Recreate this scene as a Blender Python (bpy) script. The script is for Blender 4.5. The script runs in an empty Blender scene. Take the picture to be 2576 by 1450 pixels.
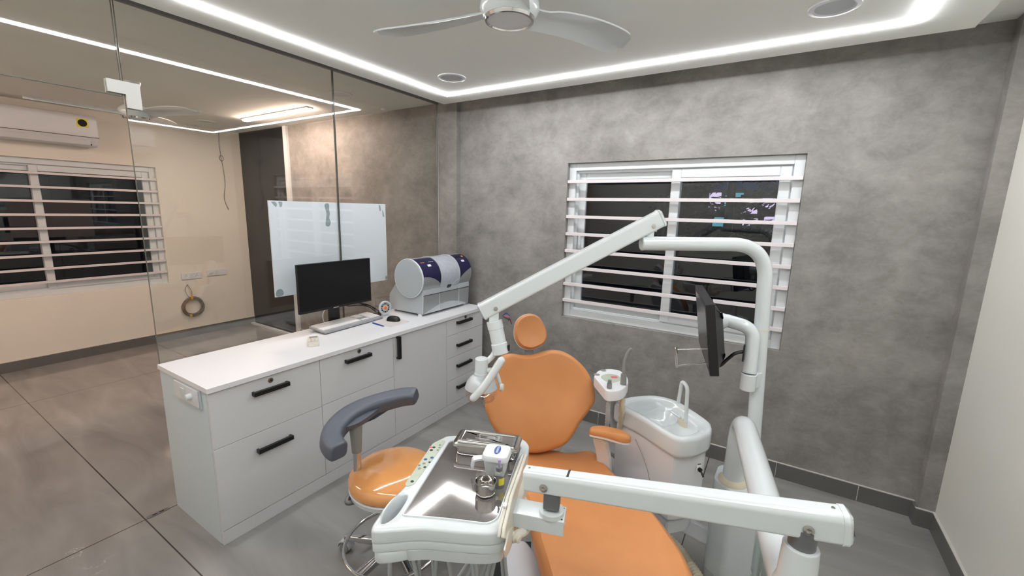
import bpy, bmesh, math, random
from mathutils import Vector, Matrix
random.seed(7)
PI = math.pi
S = bpy.context.scene
COL = S.collection

# ---------------------------------------------------------------- camera, world, exposure
cam = bpy.data.cameras.new('camera')
cam.sensor_width = 36.0
cam.lens = 36.0 * 1073.37 / 2576.0
cam.clip_start = 0.02
camo = bpy.data.objects.new('camera', cam)
COL.objects.link(camo)
RT = Vector((0.84604, 0.53262, 0.02295)); FW = Vector((-0.52077, 0.83488, -0.17825)); UP = RT.cross(FW)
camo.matrix_world = Matrix(((RT.x, UP.x, -FW.x, 0), (RT.y, UP.y, -FW.y, 0), (RT.z, UP.z, -FW.z, 1.65), (0, 0, 0, 1)))
S.camera = camo
S.view_settings.view_transform = 'Standard'
S.view_settings.look = 'None'
S.view_settings.gamma = 1.0
S.view_settings.use_curve_mapping = False
S.view_settings.exposure = 1.38
LED = 30.0      # LED profile strength, main room
WARM = 44.0      # warm linear lamp, next room
w = bpy.data.worlds.new('night'); S.world = w; w.use_nodes = True
w.node_tree.nodes['Background'].inputs[0].default_value = (0.002, 0.006, 0.02, 1)
w.node_tree.nodes['Background'].inputs[1].default_value = 1.0
try:
    S.cycles.max_bounces = 10; S.cycles.diffuse_bounces = 5; S.cycles.glossy_bounces = 5
    S.cycles.transparent_max_bounces = 24; S.cycles.caustics_reflective = False
    S.cycles.caustics_refractive = False; S.cycles.sample_clamp_indirect = 6.0
except Exception:
    pass

# ---------------------------------------------------------------- materials
def lin(c):
    return tuple((x / 255 / 12.92 if x / 255 <= 0.04045 else ((x / 255 + 0.055) / 1.055) ** 2.4) for x in c) + (1,)
MATS = {}
def mat(name, col, rough=0.5, metal=0.0, spec=0.5, coat=0.0, var=0.0, scale=6.0, bump=0.0, bscale=200.0, emit=0.0, alpha=1.0, rvar=0.0):
    m = bpy.data.materials.new(name); m.use_nodes = True
    nt = m.node_tree; b = nt.nodes['Principled BSDF']
    c = lin(col)
    b.inputs['Base Color'].default_value = c
    b.inputs['Roughness'].default_value = rough
    b.inputs['Metallic'].default_value = metal
    b.inputs['Specular IOR Level'].default_value = spec
    b.inputs['Coat Weight'].default_value = coat
    b.inputs['Coat Roughness'].default_value = 0.08
    b.inputs['Alpha'].default_value = alpha
    if emit:
        b.inputs['Emission Color'].default_value = c
        b.inputs['Emission Strength'].default_value = emit
    tc = nt.nodes.new('ShaderNodeTexCoord')
    if var or rvar:
        n = nt.nodes.new('ShaderNodeTexNoise'); n.inputs['Scale'].default_value = scale; n.inputs['Detail'].default_value = 6
        nt.links.new(tc.outputs['Object'], n.inputs['Vector'])
        if var:
            r = nt.nodes.new('ShaderNodeValToRGB')
            r.color_ramp.elements[0].position = 0.3; r.color_ramp.elements[1].position = 0.7
            r.color_ramp.elements[0].color = tuple(x * (1 - var) for x in c[:3]) + (1,)
            r.color_ramp.elements[1].color = tuple(min(1, x * (1 + var)) for x in c[:3]) + (1,)
            nt.links.new(n.outputs['Fac'], r.inputs['Fac']); nt.links.new(r.outputs['Color'], b.inputs['Base Color'])
        if rvar:
            mr = nt.nodes.new('ShaderNodeMapRange'); mr.inputs['To Min'].default_value = max(0.02, rough - rvar); mr.inputs['To Max'].default_value = rough + rvar
            nt.links.new(n.outputs['Fac'], mr.inputs['Value']); nt.links.new(mr.outputs['Result'], b.inputs['Roughness'])
    if bump:
        n2 = nt.nodes.new('ShaderNodeTexNoise'); n2.inputs['Scale'].default_value = bscale
        nt.links.new(tc.outputs['Object'], n2.inputs['Vector'])
        bp = nt.nodes.new('ShaderNodeBump'); bp.inputs['Strength'].default_value = bump; bp.inputs['Distance'].default_value = 0.002
        nt.links.new(n2.outputs['Fac'], bp.inputs['Height']); nt.links.new(bp.outputs['Normal'], b.inputs['Normal'])
    MATS[name] = m
    return m

def glassy(name, tint, fres=1.0, base=0.02, rough=0.0, refl=(1, 1, 1, 1)):
    # thin clear sheet: see-through plus Fresnel mirror reflection
    m = bpy.data.materials.new(name); m.use_nodes = True; nt = m.node_tree; nt.nodes.clear()
    o = nt.nodes.new('ShaderNodeOutputMaterial'); mix = nt.nodes.new('ShaderNodeMixShader')
    t = nt.nodes.new('ShaderNodeBsdfTransparent'); g = nt.nodes.new('ShaderNodeBsdfGlossy')
    t.inputs['Color'].default_value = tint; g.inputs['Roughness'].default_value = rough; g.inputs['Color'].default_value = refl
    f = nt.nodes.new('ShaderNodeFresnel'); f.inputs['IOR'].default_value = 1.5
    ge = nt.nodes.new('ShaderNodeNewGeometry'); io = nt.nodes.new('ShaderNodeMapRange')   # same reflectance on both faces of a thin sheet
    io.inputs['To Min'].default_value = 1.5; io.inputs['To Max'].default_value = 1 / 1.5
    nt.links.new(ge.outputs['Backfacing'], io.inputs['Value']); nt.links.new(io.outputs['Result'], f.inputs['IOR'])
    mu = nt.nodes.new('ShaderNodeMath'); mu.operation = 'MULTIPLY_ADD'; mu.inputs[1].default_value = fres; mu.inputs[2].default_value = base
    mu.use_clamp = True
    nt.links.new(f.outputs[0], mu.inputs[0]); nt.links.new(mu.outputs[0], mix.inputs[0])
    nt.links.new(t.outputs[0], mix.inputs[1]); nt.links.new(g.outputs[0], mix.inputs[2]); nt.links.new(mix.outputs[0], o.inputs[0])
    return m

def emis(name, col, st):
    m = bpy.data.materials.new(name); m.use_nodes = True; nt = m.node_tree; nt.nodes.clear()
    o = nt.nodes.new('ShaderNodeOutputMaterial'); e = nt.nodes.new('ShaderNodeEmission')
    e.inputs[0].default_value = col; e.inputs[1].default_value = st; nt.links.new(e.outputs[0], o.inputs[0])
    return m

def concrete():
    m = bpy.data.materials.new('polished_concrete'); m.use_nodes = True; nt = m.node_tree; b = nt.nodes['Principled BSDF']
    tc = nt.nodes.new('ShaderNodeTexCoord'); mp = nt.nodes.new('ShaderNodeMapping'); mp.inputs['Scale'].default_value = (1, 1, 1.25)
    nt.links.new(tc.outputs['Object'], mp.inputs['Vector'])
    def noise(sc, det, dist=0.0, rough=0.6):
        n = nt.nodes.new('ShaderNodeTexNoise'); n.inputs['Scale'].default_value = sc; n.inputs['Detail'].default_value = det
        n.inputs['Distortion'].default_value = dist; n.inputs['Roughness'].default_value = rough
        nt.links.new(mp.outputs[0], n.inputs['Vector']); return n
    a = noise(2.4, 8, 0.25, 0.6); c = noise(7.5, 12, 0.45, 0.68); d = noise(40, 6, 0.2)
    ma = nt.nodes.new('ShaderNodeMath'); ma.operation = 'MULTIPLY_ADD'; ma.inputs[1].default_value = 0.48
    mb = nt.nodes.new('ShaderNodeMath'); mb.operation = 'MULTIPLY'; mb.inputs[1].default_value = 0.40
    mc = nt.nodes.new('ShaderNodeMath'); mc.operation = 'MULTIPLY_ADD'; mc.inputs[1].default_value = 0.12
    nt.links.new(c.outputs['Fac'], mb.inputs[0]); nt.links.new(mb.outputs[0], mc.inputs[2]); nt.links.new(d.outputs['Fac'], mc.inputs[0])
    nt.links.new(mc.outputs[0], ma.inputs[2]); nt.links.new(a.outputs['Fac'], ma.inputs[0])
    r = nt.nodes.new('ShaderNodeValToRGB'); e = r.color_ramp.elements
    e[0].position = 0.36; e[0].color = lin((113, 111, 107)); e[1].position = 0.65; e[1].color = lin((160, 157, 153))
    k = e.new(0.5); k.color = lin((137, 134, 131))
    nt.links.new(ma.outputs[0], r.inputs['Fac']); nt.links.new(r.outputs['Color'], b.inputs['Base Color'])
    b.inputs['Roughness'].default_value = 0.55; b.inputs['Specular IOR Level'].default_value = 0.3
    bp = nt.nodes.new('ShaderNodeBump'); bp.inputs['Strength'].default_value = 0.12; bp.inputs['Distance'].default_value = 0.004
    nt.links.new(c.outputs['Fac'], bp.inputs['Height']); nt.links.new(bp.outputs['Normal'], b.inputs['Normal'])
    return m

def floor_mat():
    m = bpy.data.materials.new('grey_floor_tile'); m.use_nodes = True; nt = m.node_tree; b = nt.nodes['Principled BSDF']
    tc = nt.nodes.new('ShaderNodeTexCoord'); geo = nt.nodes.new('ShaderNodeSeparateXYZ'); nt.links.new(tc.outputs['Object'], geo.inputs[0])
    def line(axis, off, per, wdt):
        a = nt.nodes.new('ShaderNodeMath'); a.operation = 'ADD'; a.inputs[1].default_value = -off + per * 40 + per / 2
        nt.links.new(geo.outputs[axis], a.inputs[0])
        mo = nt.nodes.new('ShaderNodeMath'); mo.operation = 'MODULO'; mo.inputs[1].default_value = per; nt.links.new(a.outputs[0], mo.inputs[0])
        s = nt.nodes.new('ShaderNodeMath'); s.operation = 'SUBTRACT'; s.inputs[1].default_value = per / 2; nt.links.new(mo.outputs[0], s.inputs[0])
        ab = nt.nodes.new('ShaderNodeMath'); ab.operation = 'ABSOLUTE'; nt.links.new(s.outputs[0], ab.inputs[0])
        lt = nt.nodes.new('ShaderNodeMath'); lt.operation = 'LESS_THAN'; lt.inputs[1].default_value = wdt; nt.links.new(ab.outputs[0], lt.inputs[0])
        return lt
    l1 = line('X', -2.67, 2.42, 0.003); l2 = line('Y', 0.68, 1.21, 0.003)
    mx = nt.nodes.new('ShaderNodeMath'); mx.operation = 'MAXIMUM'; nt.links.new(l1.outputs[0], mx.inputs[0]); nt.links.new(l2.outputs[0], mx.inputs[1])
    mp = nt.nodes.new('ShaderNodeMapping'); mp.inputs['Rotation'].default_value = (0, 0, 0.5); mp.inputs['Scale'].default_value = (0.7, 2.6, 1)
    nt.links.new(tc.outputs['Object'], mp.inputs['Vector'])
    n = nt.nodes.new('ShaderNodeTexNoise'); n.inputs['Scale'].default_value = 1.6; n.inputs['Detail'].default_value = 9; n.inputs['Distortion'].default_value = 0.7
    nt.links.new(mp.outputs[0], n.inputs['Vector'])
    r = nt.nodes.new('ShaderNodeValToRGB'); e = r.color_ramp.elements
    e[0].position = 0.3; e[0].color = lin((122, 121, 119)); e[1].position = 0.72; e[1].color = lin((150, 149, 147))
    nt.links.new(n.outputs['Fac'], r.inputs['Fac'])
    # thin pale veins
    v = nt.nodes.new('ShaderNodeTexNoise'); v.inputs['Scale'].default_value = 0.9; v.inputs['Detail'].default_value = 8; v.inputs['Roughness'].default_value = 0.65; v.inputs['Distortion'].default_value = 0.4
    mp2 = nt.nodes.new('ShaderNodeMapping'); mp2.inputs['Location'].default_value = (3.1, 7.7, 0); nt.links.new(tc.outputs['Object'], mp2.inputs['Vector']); nt.links.new(mp2.outputs[0], v.inputs['Vector'])
    vs = nt.nodes.new('ShaderNodeMath'); vs.operation = 'SUBTRACT'; vs.inputs[1].default_value = 0.5; nt.links.new(v.outputs['Fac'], vs.inputs[0])
    va = nt.nodes.new('ShaderNodeMath'); va.operation = 'ABSOLUTE'; nt.links.new(vs.outputs[0], va.inputs[0])
    vl = nt.nodes.new('ShaderNodeMath'); vl.operation = 'LESS_THAN'; vl.inputs[1].default_value = 0.0016; nt.links.new(va.outputs[0], vl.inputs[0])
    vm = nt.nodes.new('ShaderNodeMath'); vm.operation = 'MULTIPLY'; nt.links.new(vl.outputs[0], vm.inputs[0])
    vn = nt.nodes.new('ShaderNodeTexNoise'); vn.inputs['Scale'].default_value = 1.1; vn.inputs['Detail'].default_value = 2; nt.links.new(mp.outputs[0], vn.inputs['Vector'])
    vg = nt.nodes.new('ShaderNodeMapRange'); vg.inputs['From Min'].default_value = 0.6; vg.inputs['From Max'].default_value = 0.68; vg.inputs['To Max'].default_value = 0.5; nt.links.new(vn.outputs['Fac'], vg.inputs['Value']); nt.links.new(vg.outputs['Result'], vm.inputs[1])
    m1 = nt.nodes.new('ShaderNodeMix'); m1.data_type = 'RGBA'; nt.links.new(vm.outputs[0], m1.inputs[0]); nt.links.new(r.outputs['Color'], m1.inputs[6]); m1.inputs[7].default_value = lin((205, 200, 195))
    m2 = nt.nodes.new('ShaderNodeMix'); m2.data_type = 'RGBA'; nt.links.new(mx.outputs[0], m2.inputs[0]); nt.links.new(m1.outputs[2], m2.inputs[6]); m2.inputs[7].default_value = lin((62, 58, 54))
    nt.links.new(m2.outputs[2], b.inputs['Base Color'])
    b.inputs['Roughness'].default_value = 0.09; b.inputs['Specular IOR Level'].default_value = 0.5
    return m

M_conc = concrete(); M_floor = floor_mat()
M_ceil = mat('ceiling_paint', (236, 238, 233), 0.8, var=0.01, scale=2)
M_cream = mat('cream_paint', (228, 223, 212), 0.75, var=0.02, scale=1.5)
M_offw = mat('offwhite_paint', (222, 222, 214), 0.7, var=0.02, scale=1.5)
M_black = mat('dark_glazed_panel', (26, 26, 27), 0.12, spec=0.5)
M_night = mat('night_dark', (8, 8, 9), 0.6)
M_base = mat('grey_skirting_tile', (100, 100, 98), 0.35, var=0.08, scale=5)
M_grout = mat('pale_grout', (190, 188, 182), 0.8)
M_upvc = mat('white_upvc', (212, 217, 219), 0.3)
M_bar = mat('pinkish_white_paint', (220, 213, 215), 0.4)
M_lam = mat('white_laminate', (212, 213, 214), 0.42, bump=0.02, bscale=400)
M_lamside = mat('bluish_laminate', (206, 220, 226), 0.4)
M_top = mat('white_worktop', (226, 227, 229), 0.4)
M_blk = mat('matt_black_metal', (20, 20, 21), 0.4)
M_blkpl = mat('black_plastic', (17, 17, 19), 0.35)
M_screen = mat('black_screen', (14, 15, 18), 0.22)
M_brass = mat('nickel_lock', (150, 142, 130), 0.3, metal=1)
M_keyh = mat('lock_slot', (30, 26, 24), 0.5)
M_wh = mat('white_enamel', (210, 217, 219), 0.2, coat=0.5)
M_whp = mat('white_plastic', (220, 223, 227), 0.32)
M_ivory = mat('ivory_plastic', (214, 210, 198), 0.3)
M_seal = mat('cream_seal', (212, 203, 180), 0.45)
M_or = mat('orange_leatherette', (202, 137, 84), 0.42, spec=0.4, var=0.05, scale=7, bump=0.15, bscale=500)
M_or2 = mat('orange_vinyl_glossy', (222, 156, 94), 0.12, spec=0.5, coat=0.7, var=0.03, scale=5)
M_grypu = mat('slate_grey_foam', (82, 87, 98), 0.42, bump=0.1, bscale=600)
M_grypl = mat('grey_plastic', (128, 131, 128), 0.4)
M_lgrey = mat('light_grey_hose', (172, 178, 180), 0.45)
M_chrome = mat('chrome', (205, 205, 205), 0.08, metal=1)
M_steel = mat('brushed_steel', (158, 154, 152), 0.05, metal=0.72, rvar=0.01, scale=25, var=0.04)
M_steelp = mat('polished_steel', (200, 198, 195), 0.1, metal=1)
M_alu = mat('cast_aluminium', (120, 122, 125), 0.45, metal=0.6)
M_silver = mat('silver_paint', (160, 163, 165), 0.32, metal=0.35)
M_silver2 = mat('pale_silver_paint', (190, 196, 200), 0.38, metal=0.15)
M_navy = mat('navy_panel', (28, 26, 66), 0.3)
M_wboard = mat('white_glass_board', (240, 243, 252), 0.12)
M_glue = mat('grey_adhesive', (160, 172, 178), 0.4)
M_cable = mat('grey_cable', (120, 112, 100), 0.6)
M_yel = mat('yellow_tie', (214, 170, 50), 0.5)
M_pen = mat('blue_pen', (30, 70, 170), 0.3)
M_pad = mat('mousepad_fabric', (206, 200, 198), 0.8)
M_key = mat('white_keys', (232, 232, 232), 0.4)
M_kframe = mat('grey_key_tray', (150, 152, 155), 0.4)
M_rubber = mat('black_rubber', (20, 19, 21), 0.6)
M_membr = mat('green_grey_membrane', (176, 186, 168), 0.35, var=0.06, scale=30)
M_label = mat('label_white', (236, 236, 236), 0.4)
M_blue = mat('blue_print', (30, 82, 150), 0.4)
M_red = mat('red_print', (214, 96, 104), 0.4)
M_orp = mat('orange_print', (236, 150, 70), 0.4)
M_yl = mat('yellow_label', (226, 216, 60), 0.5)
M_foliage = mat('dark_foliage', (24, 26, 20), 0.8)
M_facade = mat('night_facade', (30, 28, 40), 0.8)
M_purp = mat('lilac_hub', (170, 150, 200), 0.3)
M_boxgrey = mat('pale_grey_shell', (188, 192, 198), 0.35)
M_fit = mat('white_fitting_paint', (168, 168, 163), 0.4)
M_glass = glassy('partition_glass', (0.965, 0.98, 0.972, 1), 1.0, 0.0)
M_wglass = glassy('window_glass', (0.85, 0.88, 0.9, 1), 1.0, 0.0)
M_edge = mat('glass_edge_green', (96, 100, 92), 0.15)
M_clear = glassy('clear_plastic', (0.9, 0.87, 0.84, 1), 1.0, 0.06, 0.05)
M_frost = glassy('scratched_clear_cover', (0.8, 0.84, 0.9, 1), 1.0, 0.22, 0.45)
M_water = glassy('bottle_plastic', (0.975, 0.985, 0.98, 1), 1.0, 0.02, 0.03)
M_led = emis('led_profile', (0.975, 0.975, 1.0, 1), LED)
M_warm = emis('warm_tube', (1.0, 0.72, 0.58, 1), WARM)
M_lit = emis('far_lit_wall', (0.62, 0.5, 0.72, 1), 0.6)
M_lit2 = emis('far_blue_glow', (0.1, 0.3, 0.36, 1), 0.5)
M_sky = emis('far_blue_sky', (0.02, 0.05, 0.13, 1), 1.0)

# ---------------------------------------------------------------- object helpers
def worg(o):
    v = Vector((0, 0, 0))
    while o is not None:
        v += o.location; o = o.parent
    return v
def obj(name, bm, m, parent=None, loc=None, smooth=True, ang=40, label=None):
    """bm in world coordinates -> ONE mesh object, origin at parent's (or loc)"""
    bmesh.ops.recalc_face_normals(bm, faces=bm.faces)
    if parent is None:
        if loc is None:
            xs = [v.co for v in bm.verts]
            loc = Vector((sum(v.x for v in xs) / len(xs), sum(v.y for v in xs) / len(xs), min(v.z for v in xs)))
        org = Vector(loc)
    else:
        org = worg(parent)
    bmesh.ops.translate(bm, verts=bm.verts, vec=-org)
    me = bpy.data.meshes.new(name); bm.to_mesh(me); bm.free()
    for mm in (m if isinstance(m, (list, tuple)) else [m]): me.materials.append(mm)
    if smooth:
        me.polygons.foreach_set('use_smooth', [True] * len(me.polygons))
        me.set_sharp_from_angle(angle=math.radians(ang))
    o = bpy.data.objects.new(name, me); COL.objects.link(o)
    if smooth and len(me.polygons) < 4000:
        wn = o.modifiers.new('weighted_normals', 'WEIGHTED_NORMAL'); wn.keep_sharp = True; wn.weight = 80
    if parent is None: o.location = org
    else: o.parent = parent
    if label: o['label'] = label
    return o
def thing(name, label, cat, loc=(0, 0, 0), group=None):
    o = bpy.data.objects.new(name, None); COL.objects.link(o); o.location = loc; o.empty_display_size = 0.05
    o['label'] = label; o['category'] = cat
    if group: o['group'] = group
    return o
def tag(o, label, cat, group=None):
    o['label'] = label; o['category'] = cat
    if group: o['group'] = group
    return o
def struct(name, bm, m, **k):
    o = obj(name, bm, m, **k)
    if o.parent is None: o['kind'] = 'structure'
    return o
def Z(a): return Vector(a)
def box(bm, c, s, rot=None, bev=0.0, seg=2, mi=0):
    """c = centre, s = full size, rot = 3x3 Matrix (about centre) or z angle"""
    r = bmesh.ops.create_cube(bm, size=1.0); vs = r['verts']
    R = Matrix.Identity(3) if rot is None else (Matrix.Rotation(rot, 3, 'Z') if isinstance(rot, (int, float)) else rot)
    for v in vs:
        v.co = R @ Vector((v.co.x * s[0], v.co.y * s[1], v.co.z * s[2])) + Vector(c)
    fs = set(f for v in vs for f in v.link_faces)
    if bev > 0:
        es = list(set(e for v in vs for e in v.link_edges))
        rr = bmesh.ops.bevel(bm, geom=es + vs, offset=bev, segments=seg, affect='EDGES', profile=0.5)
        fs = set(rr['faces']) | set(f for f in fs if f.is_valid)
    for f in fs:
        if f.is_valid: f.material_index = mi
    return bm
def bb(bm, a, b, **k):
    """box from min corner a to max corner b"""
    return box(bm, [(a[i] + b[i]) / 2 for i in range(3)], [abs(b[i] - a[i]) for i in range(3)], **k)
def NB(): return bmesh.new()
def catmull(P, n=6, closed=True):
    P = [Vector(p) for p in P]; out = []; L = len(P)
    rng = range(L) if closed else range(L - 1)
    for i in rng:
        if closed: a, b, c, d = P[i - 1], P[i], P[(i + 1) % L], P[(i + 2) % L]
        else: a, b, c, d = P[max(i - 1, 0)], P[i], P[i + 1], P[min(i + 2, L - 1)]
        for k in range(n):
            t = k / n
            out.append(0.5 * ((2 * b) + (c - a) * t + (2 * a - 5 * b + 4 * c - d) * t * t + (3 * b - a - 3 * c + d) * t ** 3))
    if not closed: out.append(P[-1])
    return out
def rpoly(P, r, n=5):
    """closed polygon with rounded corners; r number or list"""
    P = [Vector(p) for p in P]; L = len(P); out = []
    for i, p in enumerate(P):
        rr = r[i] if isinstance(r, (list, tuple)) else r
        a = (P[i - 1] - p); b = (P[(i + 1) % L] - p)
        d = min(rr, a.length * 0.48, b.length * 0.48)
        if d < 1e-6: out.append(p); continue
        s = p + a.normalized() * d; e = p + b.normalized() * d
        for k in range(n + 1):
            t = k / n; out.append(s * (1 - t) ** 2 + p * 2 * t * (1 - t) + e * t * t)
    return out
def circ(r, n=32, cx=0, cy=0, ry=None):
    return [Vector((cx + r * math.cos(2 * PI * i / n), cy + (ry or r) * math.sin(2 * PI * i / n))) for i in range(n)]
def offs(P, d):
    """offset closed 2D loop inward by d (CCW assumed; sign fixed by area)"""
    A = sum(P[i - 1].x * P[i].y - P[i].x * P[i - 1].y for i in range(len(P)))
    sg = 1 if A > 0 else -1; out = []; L = len(P)
    for i, p in enumerate(P):
        t = (P[(i + 1) % L] - P[i - 1])
        if t.length < 1e-9: out.append(p.copy()); continue
        t.normalize(); out.append(p + Vector((-t.y, t.x)) * d * sg)
    return out
def rings(bm, P, prof, O, A, B, N=None, hf=None, cap0=True, cap1=True, mi=0):
    """stack of rings of the 2D outline P; prof = [(inset, scale, height)]"""
    O, A, B = Vector(O), Vector(A).normalized(), Vector(B).normalized(); N = Vector(N).normalized() if N else A.cross(B).normalized()
    P = [Vector((p[0], p[1])) for p in P]; c = sum(P, Vector((0, 0))) / len(P)
    loops = []
    for ins, sc, h in prof:
        if sc == 0:
            hh = h + (hf(c.x, c.y) if hf else 0); loops.append([bm.verts.new(O + A * c.x + B * c.y + N * hh)]); continue
        Q = offs(P, ins) if ins else P; L = []
        for q in Q:
            q = c + (q - c) * sc; hh = h + (hf(q.x, q.y) if hf else 0)
            L.append(bm.verts.new(O + A * q.x + B * q.y + N * hh))
        loops.append(L)
    fs = []
    for a, b in zip(loops, loops[1:]):
        n = max(len(a), len(b))
        for i in range(n):
            j = (i + 1) % n
            if len(a) == 1: fs.append(bm.faces.new((a[0], b[i], b[j])))
            elif len(b) == 1: fs.append(bm.faces.new((a[i], a[j], b[0])))
            else: fs.append(bm.faces.new((a[i], a[j], b[j], b[i])))
    if cap0 and len(loops[0]) > 2: fs.append(bm.faces.new(loops[0]))
    if cap1 and len(loops[-1]) > 2: fs.append(bm.faces.new(loops[-1]))
    for f in fs: f.material_index = mi
    return bm
def prism(bm, P, O, A, B, h0, h1, bev=0.0, N=None, mi=0):
    """extruded outline with rounded rims"""
    if bev > 0:
        pr = [(bev, 1, h0), (bev * 0.3, 1, h0 + bev * 0.3), (0, 1, h0 + bev), (0, 1, h1 - bev), (bev * 0.3, 1, h1 - bev * 0.3), (bev, 1, h1)]
    else: pr = [(0, 1, h0), (0, 1, h1)]
    return rings(bm, P, pr, O, A, B, N, mi=mi)
X3, Y3, Z3 = Vector((1, 0, 0)), Vector((0, 1, 0)), Vector((0, 0, 1))
def lathe(bm, prof, O, ax=(0, 0, 1), n=32, mi=0, cap0=True, cap1=True):
    """prof = [(radius, height)]"""
    ax = Vector(ax).normalized(); a = ax.orthogonal().normalized(); b = ax.cross(a); O = Vector(O); loops = []
    for r, h in prof:
        if r < 1e-6: loops.append([bm.verts.new(O + ax * h)])
        else: loops.append([bm.verts.new(O + ax * h + (a * math.cos(2 * PI * i / n) + b * math.sin(2 * PI * i / n)) * r) for i in range(n)])
    fs = []
    for p, q in zip(loops, loops[1:]):
        if len(p) == 1 and len(q) == 1: continue
        for i in range(n):
            j = (i + 1) % n
            if len(p) == 1: fs.append(bm.faces.new((p[0], q[i], q[j])))
            elif len(q) == 1: fs.append(bm.faces.new((p[i], p[j], q[0])))
            else: fs.append(bm.faces.new((p[i], p[j], q[j], q[i])))
    if cap0 and len(loops[0]) > 2: fs.append(bm.faces.new(loops[0]))
    if cap1 and len(loops[-1]) > 2: fs.append(bm.faces.new(loops[-1]))
    for f in fs: f.material_index = mi
    return bm
def cyl(bm, a, b, r, r2=None, n=28, bev=0.0, mi=0):
    a, b = Vector(a), Vector(b); L = (b - a).length; r2 = r if r2 is None else r2
    if bev: pr = [(r - bev, 0), (r, bev), (r2, L - bev), (r2 - bev, L)]
    else: pr = [(r, 0), (r2, L)]
    return lathe(bm, pr, a, b - a, n, mi)
def fillet(P, r, n=8):
    P = [Vector(p) for p in P]; out = [P[0]]
    for i in range(1, len(P) - 1):
        p = P[i]; a = P[i - 1] - p; b = P[i + 1] - p; rr = r[i - 1] if isinstance(r, (list, tuple)) else r
        d = min(rr, a.length * 0.49, b.length * 0.49); s = p + a.normalized() * d; e = p + b.normalized() * d
        for k in range(n + 1):
            t = k / n
            # blend of quadratic gives a near-circular corner
            out.append(s * (1 - t) ** 2 + p * 2 * t * (1 - t) + e * t * t)
    out.append(P[-1]); return out
def sweep(bm, P, r, n=14, sect=None, cap=True, round_end=False, mi=0, upv=None):
    """tube along points P; r number or list; sect = closed 2D section instead of a circle"""
    P = [Vector(p) for p in P]; Q = [P[0]]
    for p in P[1:]:
        if (p - Q[-1]).length > 1e-6: Q.append(p)
    P = Q; L = len(P)
    T = [(P[min(i + 1, L - 1)] - P[max(i - 1, 0)]).normalized() for i in range(L)]
    a = T[0].orthogonal().normalized() if upv is None else (Vector(upv) - T[0] * Vector(upv).dot(T[0])).normalized()
    loops = []
    for i in range(L):
        a = (a - T[i] * a.dot(T[i])).normalized(); b = T[i].cross(a)
        rr = r[i] if isinstance(r, (list, tuple)) else r
        if sect: loops.append([bm.verts.new(P[i] + a * s[0] * rr + b * s[1] * rr) for s in sect])
        else: loops.append([bm.verts.new(P[i] + (a * math.cos(2 * PI * k / n) + b * math.sin(2 * PI * k / n)) * rr) for k in range(n)])
    m_ = len(loops[0]); fs = []
    for p, q in zip(loops, loops[1:]):
        for i in range(m_):
            j = (i + 1) % m_; fs.append(bm.faces.new((p[i], p[j], q[j], q[i])))
    if cap:
        for e, (lp, t, p0) in enumerate(((loops[0], -T[0], P[0]), (loops[-1], T[-1], P[-1]))):
            if round_end and not sect:
                rr = r if not isinstance(r, (list, tuple)) else (r[0] if e == 0 else r[-1]); prev = lp
                for k in (1, 2, 3):
                    an = k * PI / 8; nl = [bm.verts.new(p0 + (v.co - p0) * math.cos(an) + t * rr * math.sin(an)) for v in lp]
                    for i in range(m_):
                        j = (i + 1) % m_; fs.append(bm.faces.new((prev[i], prev[j], nl[j], nl[i])))
                    prev = nl
                c = bm.verts.new(p0 + t * rr)
                for i in range(m_): fs.append(bm.faces.new((prev[i], prev[(i + 1) % m_], c)))
            else: fs.append(bm.faces.new(lp))
    for f in fs: f.material_index = mi
    return bm
def text(name, s, size, O, A, B, m, parent, ext=0.0004, xs=1.0):
    cu = bpy.data.curves.new(name, 'FONT'); cu.body = s; cu.size = size; cu.extrude = ext; cu.align_x = 'CENTER'; cu.align_y = 'CENTER'; cu.resolution_u = 3
    t = bpy.data.objects.new(name + '_tmp', cu); COL.objects.link(t); bpy.context.view_layer.update()
    me = bpy.data.meshes.new_from_object(t.evaluated_get(bpy.context.evaluated_depsgraph_get()))
    bpy.data.objects.remove(t); bm = NB(); bm.from_mesh(me)
    A, B = Vector(A).normalized(), Vector(B).normalized(); N = A.cross(B)
    for v in bm.verts: v.co = Vector(O) + A * v.co.x * xs + B * v.co.y + N * (v.co.z + ext)
    return obj(name, bm, m, parent, smooth=False)
def hemi(bm, c, r, ax, n=16, sq=1.0, mi=0):
    return lathe(bm, [(r * math.cos(k * PI / 10), r * sq * math.sin(k * PI / 10)) for k in range(5)] + [(0, r * sq)], c, ax, n, mi)

# ---------------------------------------------------------------- room constants
GX = -2.68; YB = 3.04; XR = 0.87; XF = -6.17; YN = -0.35; ZC = 2.57; YNF = -1.2

# floor, walls, ceiling
bm = NB(); bb(bm, (XF - 0.2, YNF - 0.2, -0.1), (XR + 0.2, YB + 0.2, 0)); struct('floor', bm, M_floor, loc=(0, 0, 0), smooth=False)
bm = NB(); bb(bm, (XF - 0.2, YNF - 0.2, ZC), (XR + 0.2, YB + 0.2, ZC + 0.1)); struct('ceiling', bm, M_ceil, loc=(0, 0, ZC), smooth=False)
def wall_hole(axis, a0, a1, z0, z1, h, p0, p1):
    """wall slab with one rectangular hole h=(lo,hi,zlo,zhi); p0..p1 thickness"""
    bm = NB(); cells = [(a0, h[0], z0, z1), (h[1], a1, z0, z1), (h[0], h[1], z0, h[2]), (h[0], h[1], h[3], z1)]
    for l, r, b, t in cells:
        if axis == 'x': bb(bm, (l, p0, b), (r, p1, t))
        else: bb(bm, (p0, l, b), (p1, r, t))
    return bm
W1 = (-1.425, 0.072, 0.828, 2.012)
bm = wall_hole('x', -5.05, XR + 0.2, 0, ZC, W1, YB, YB + 0.2)
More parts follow.
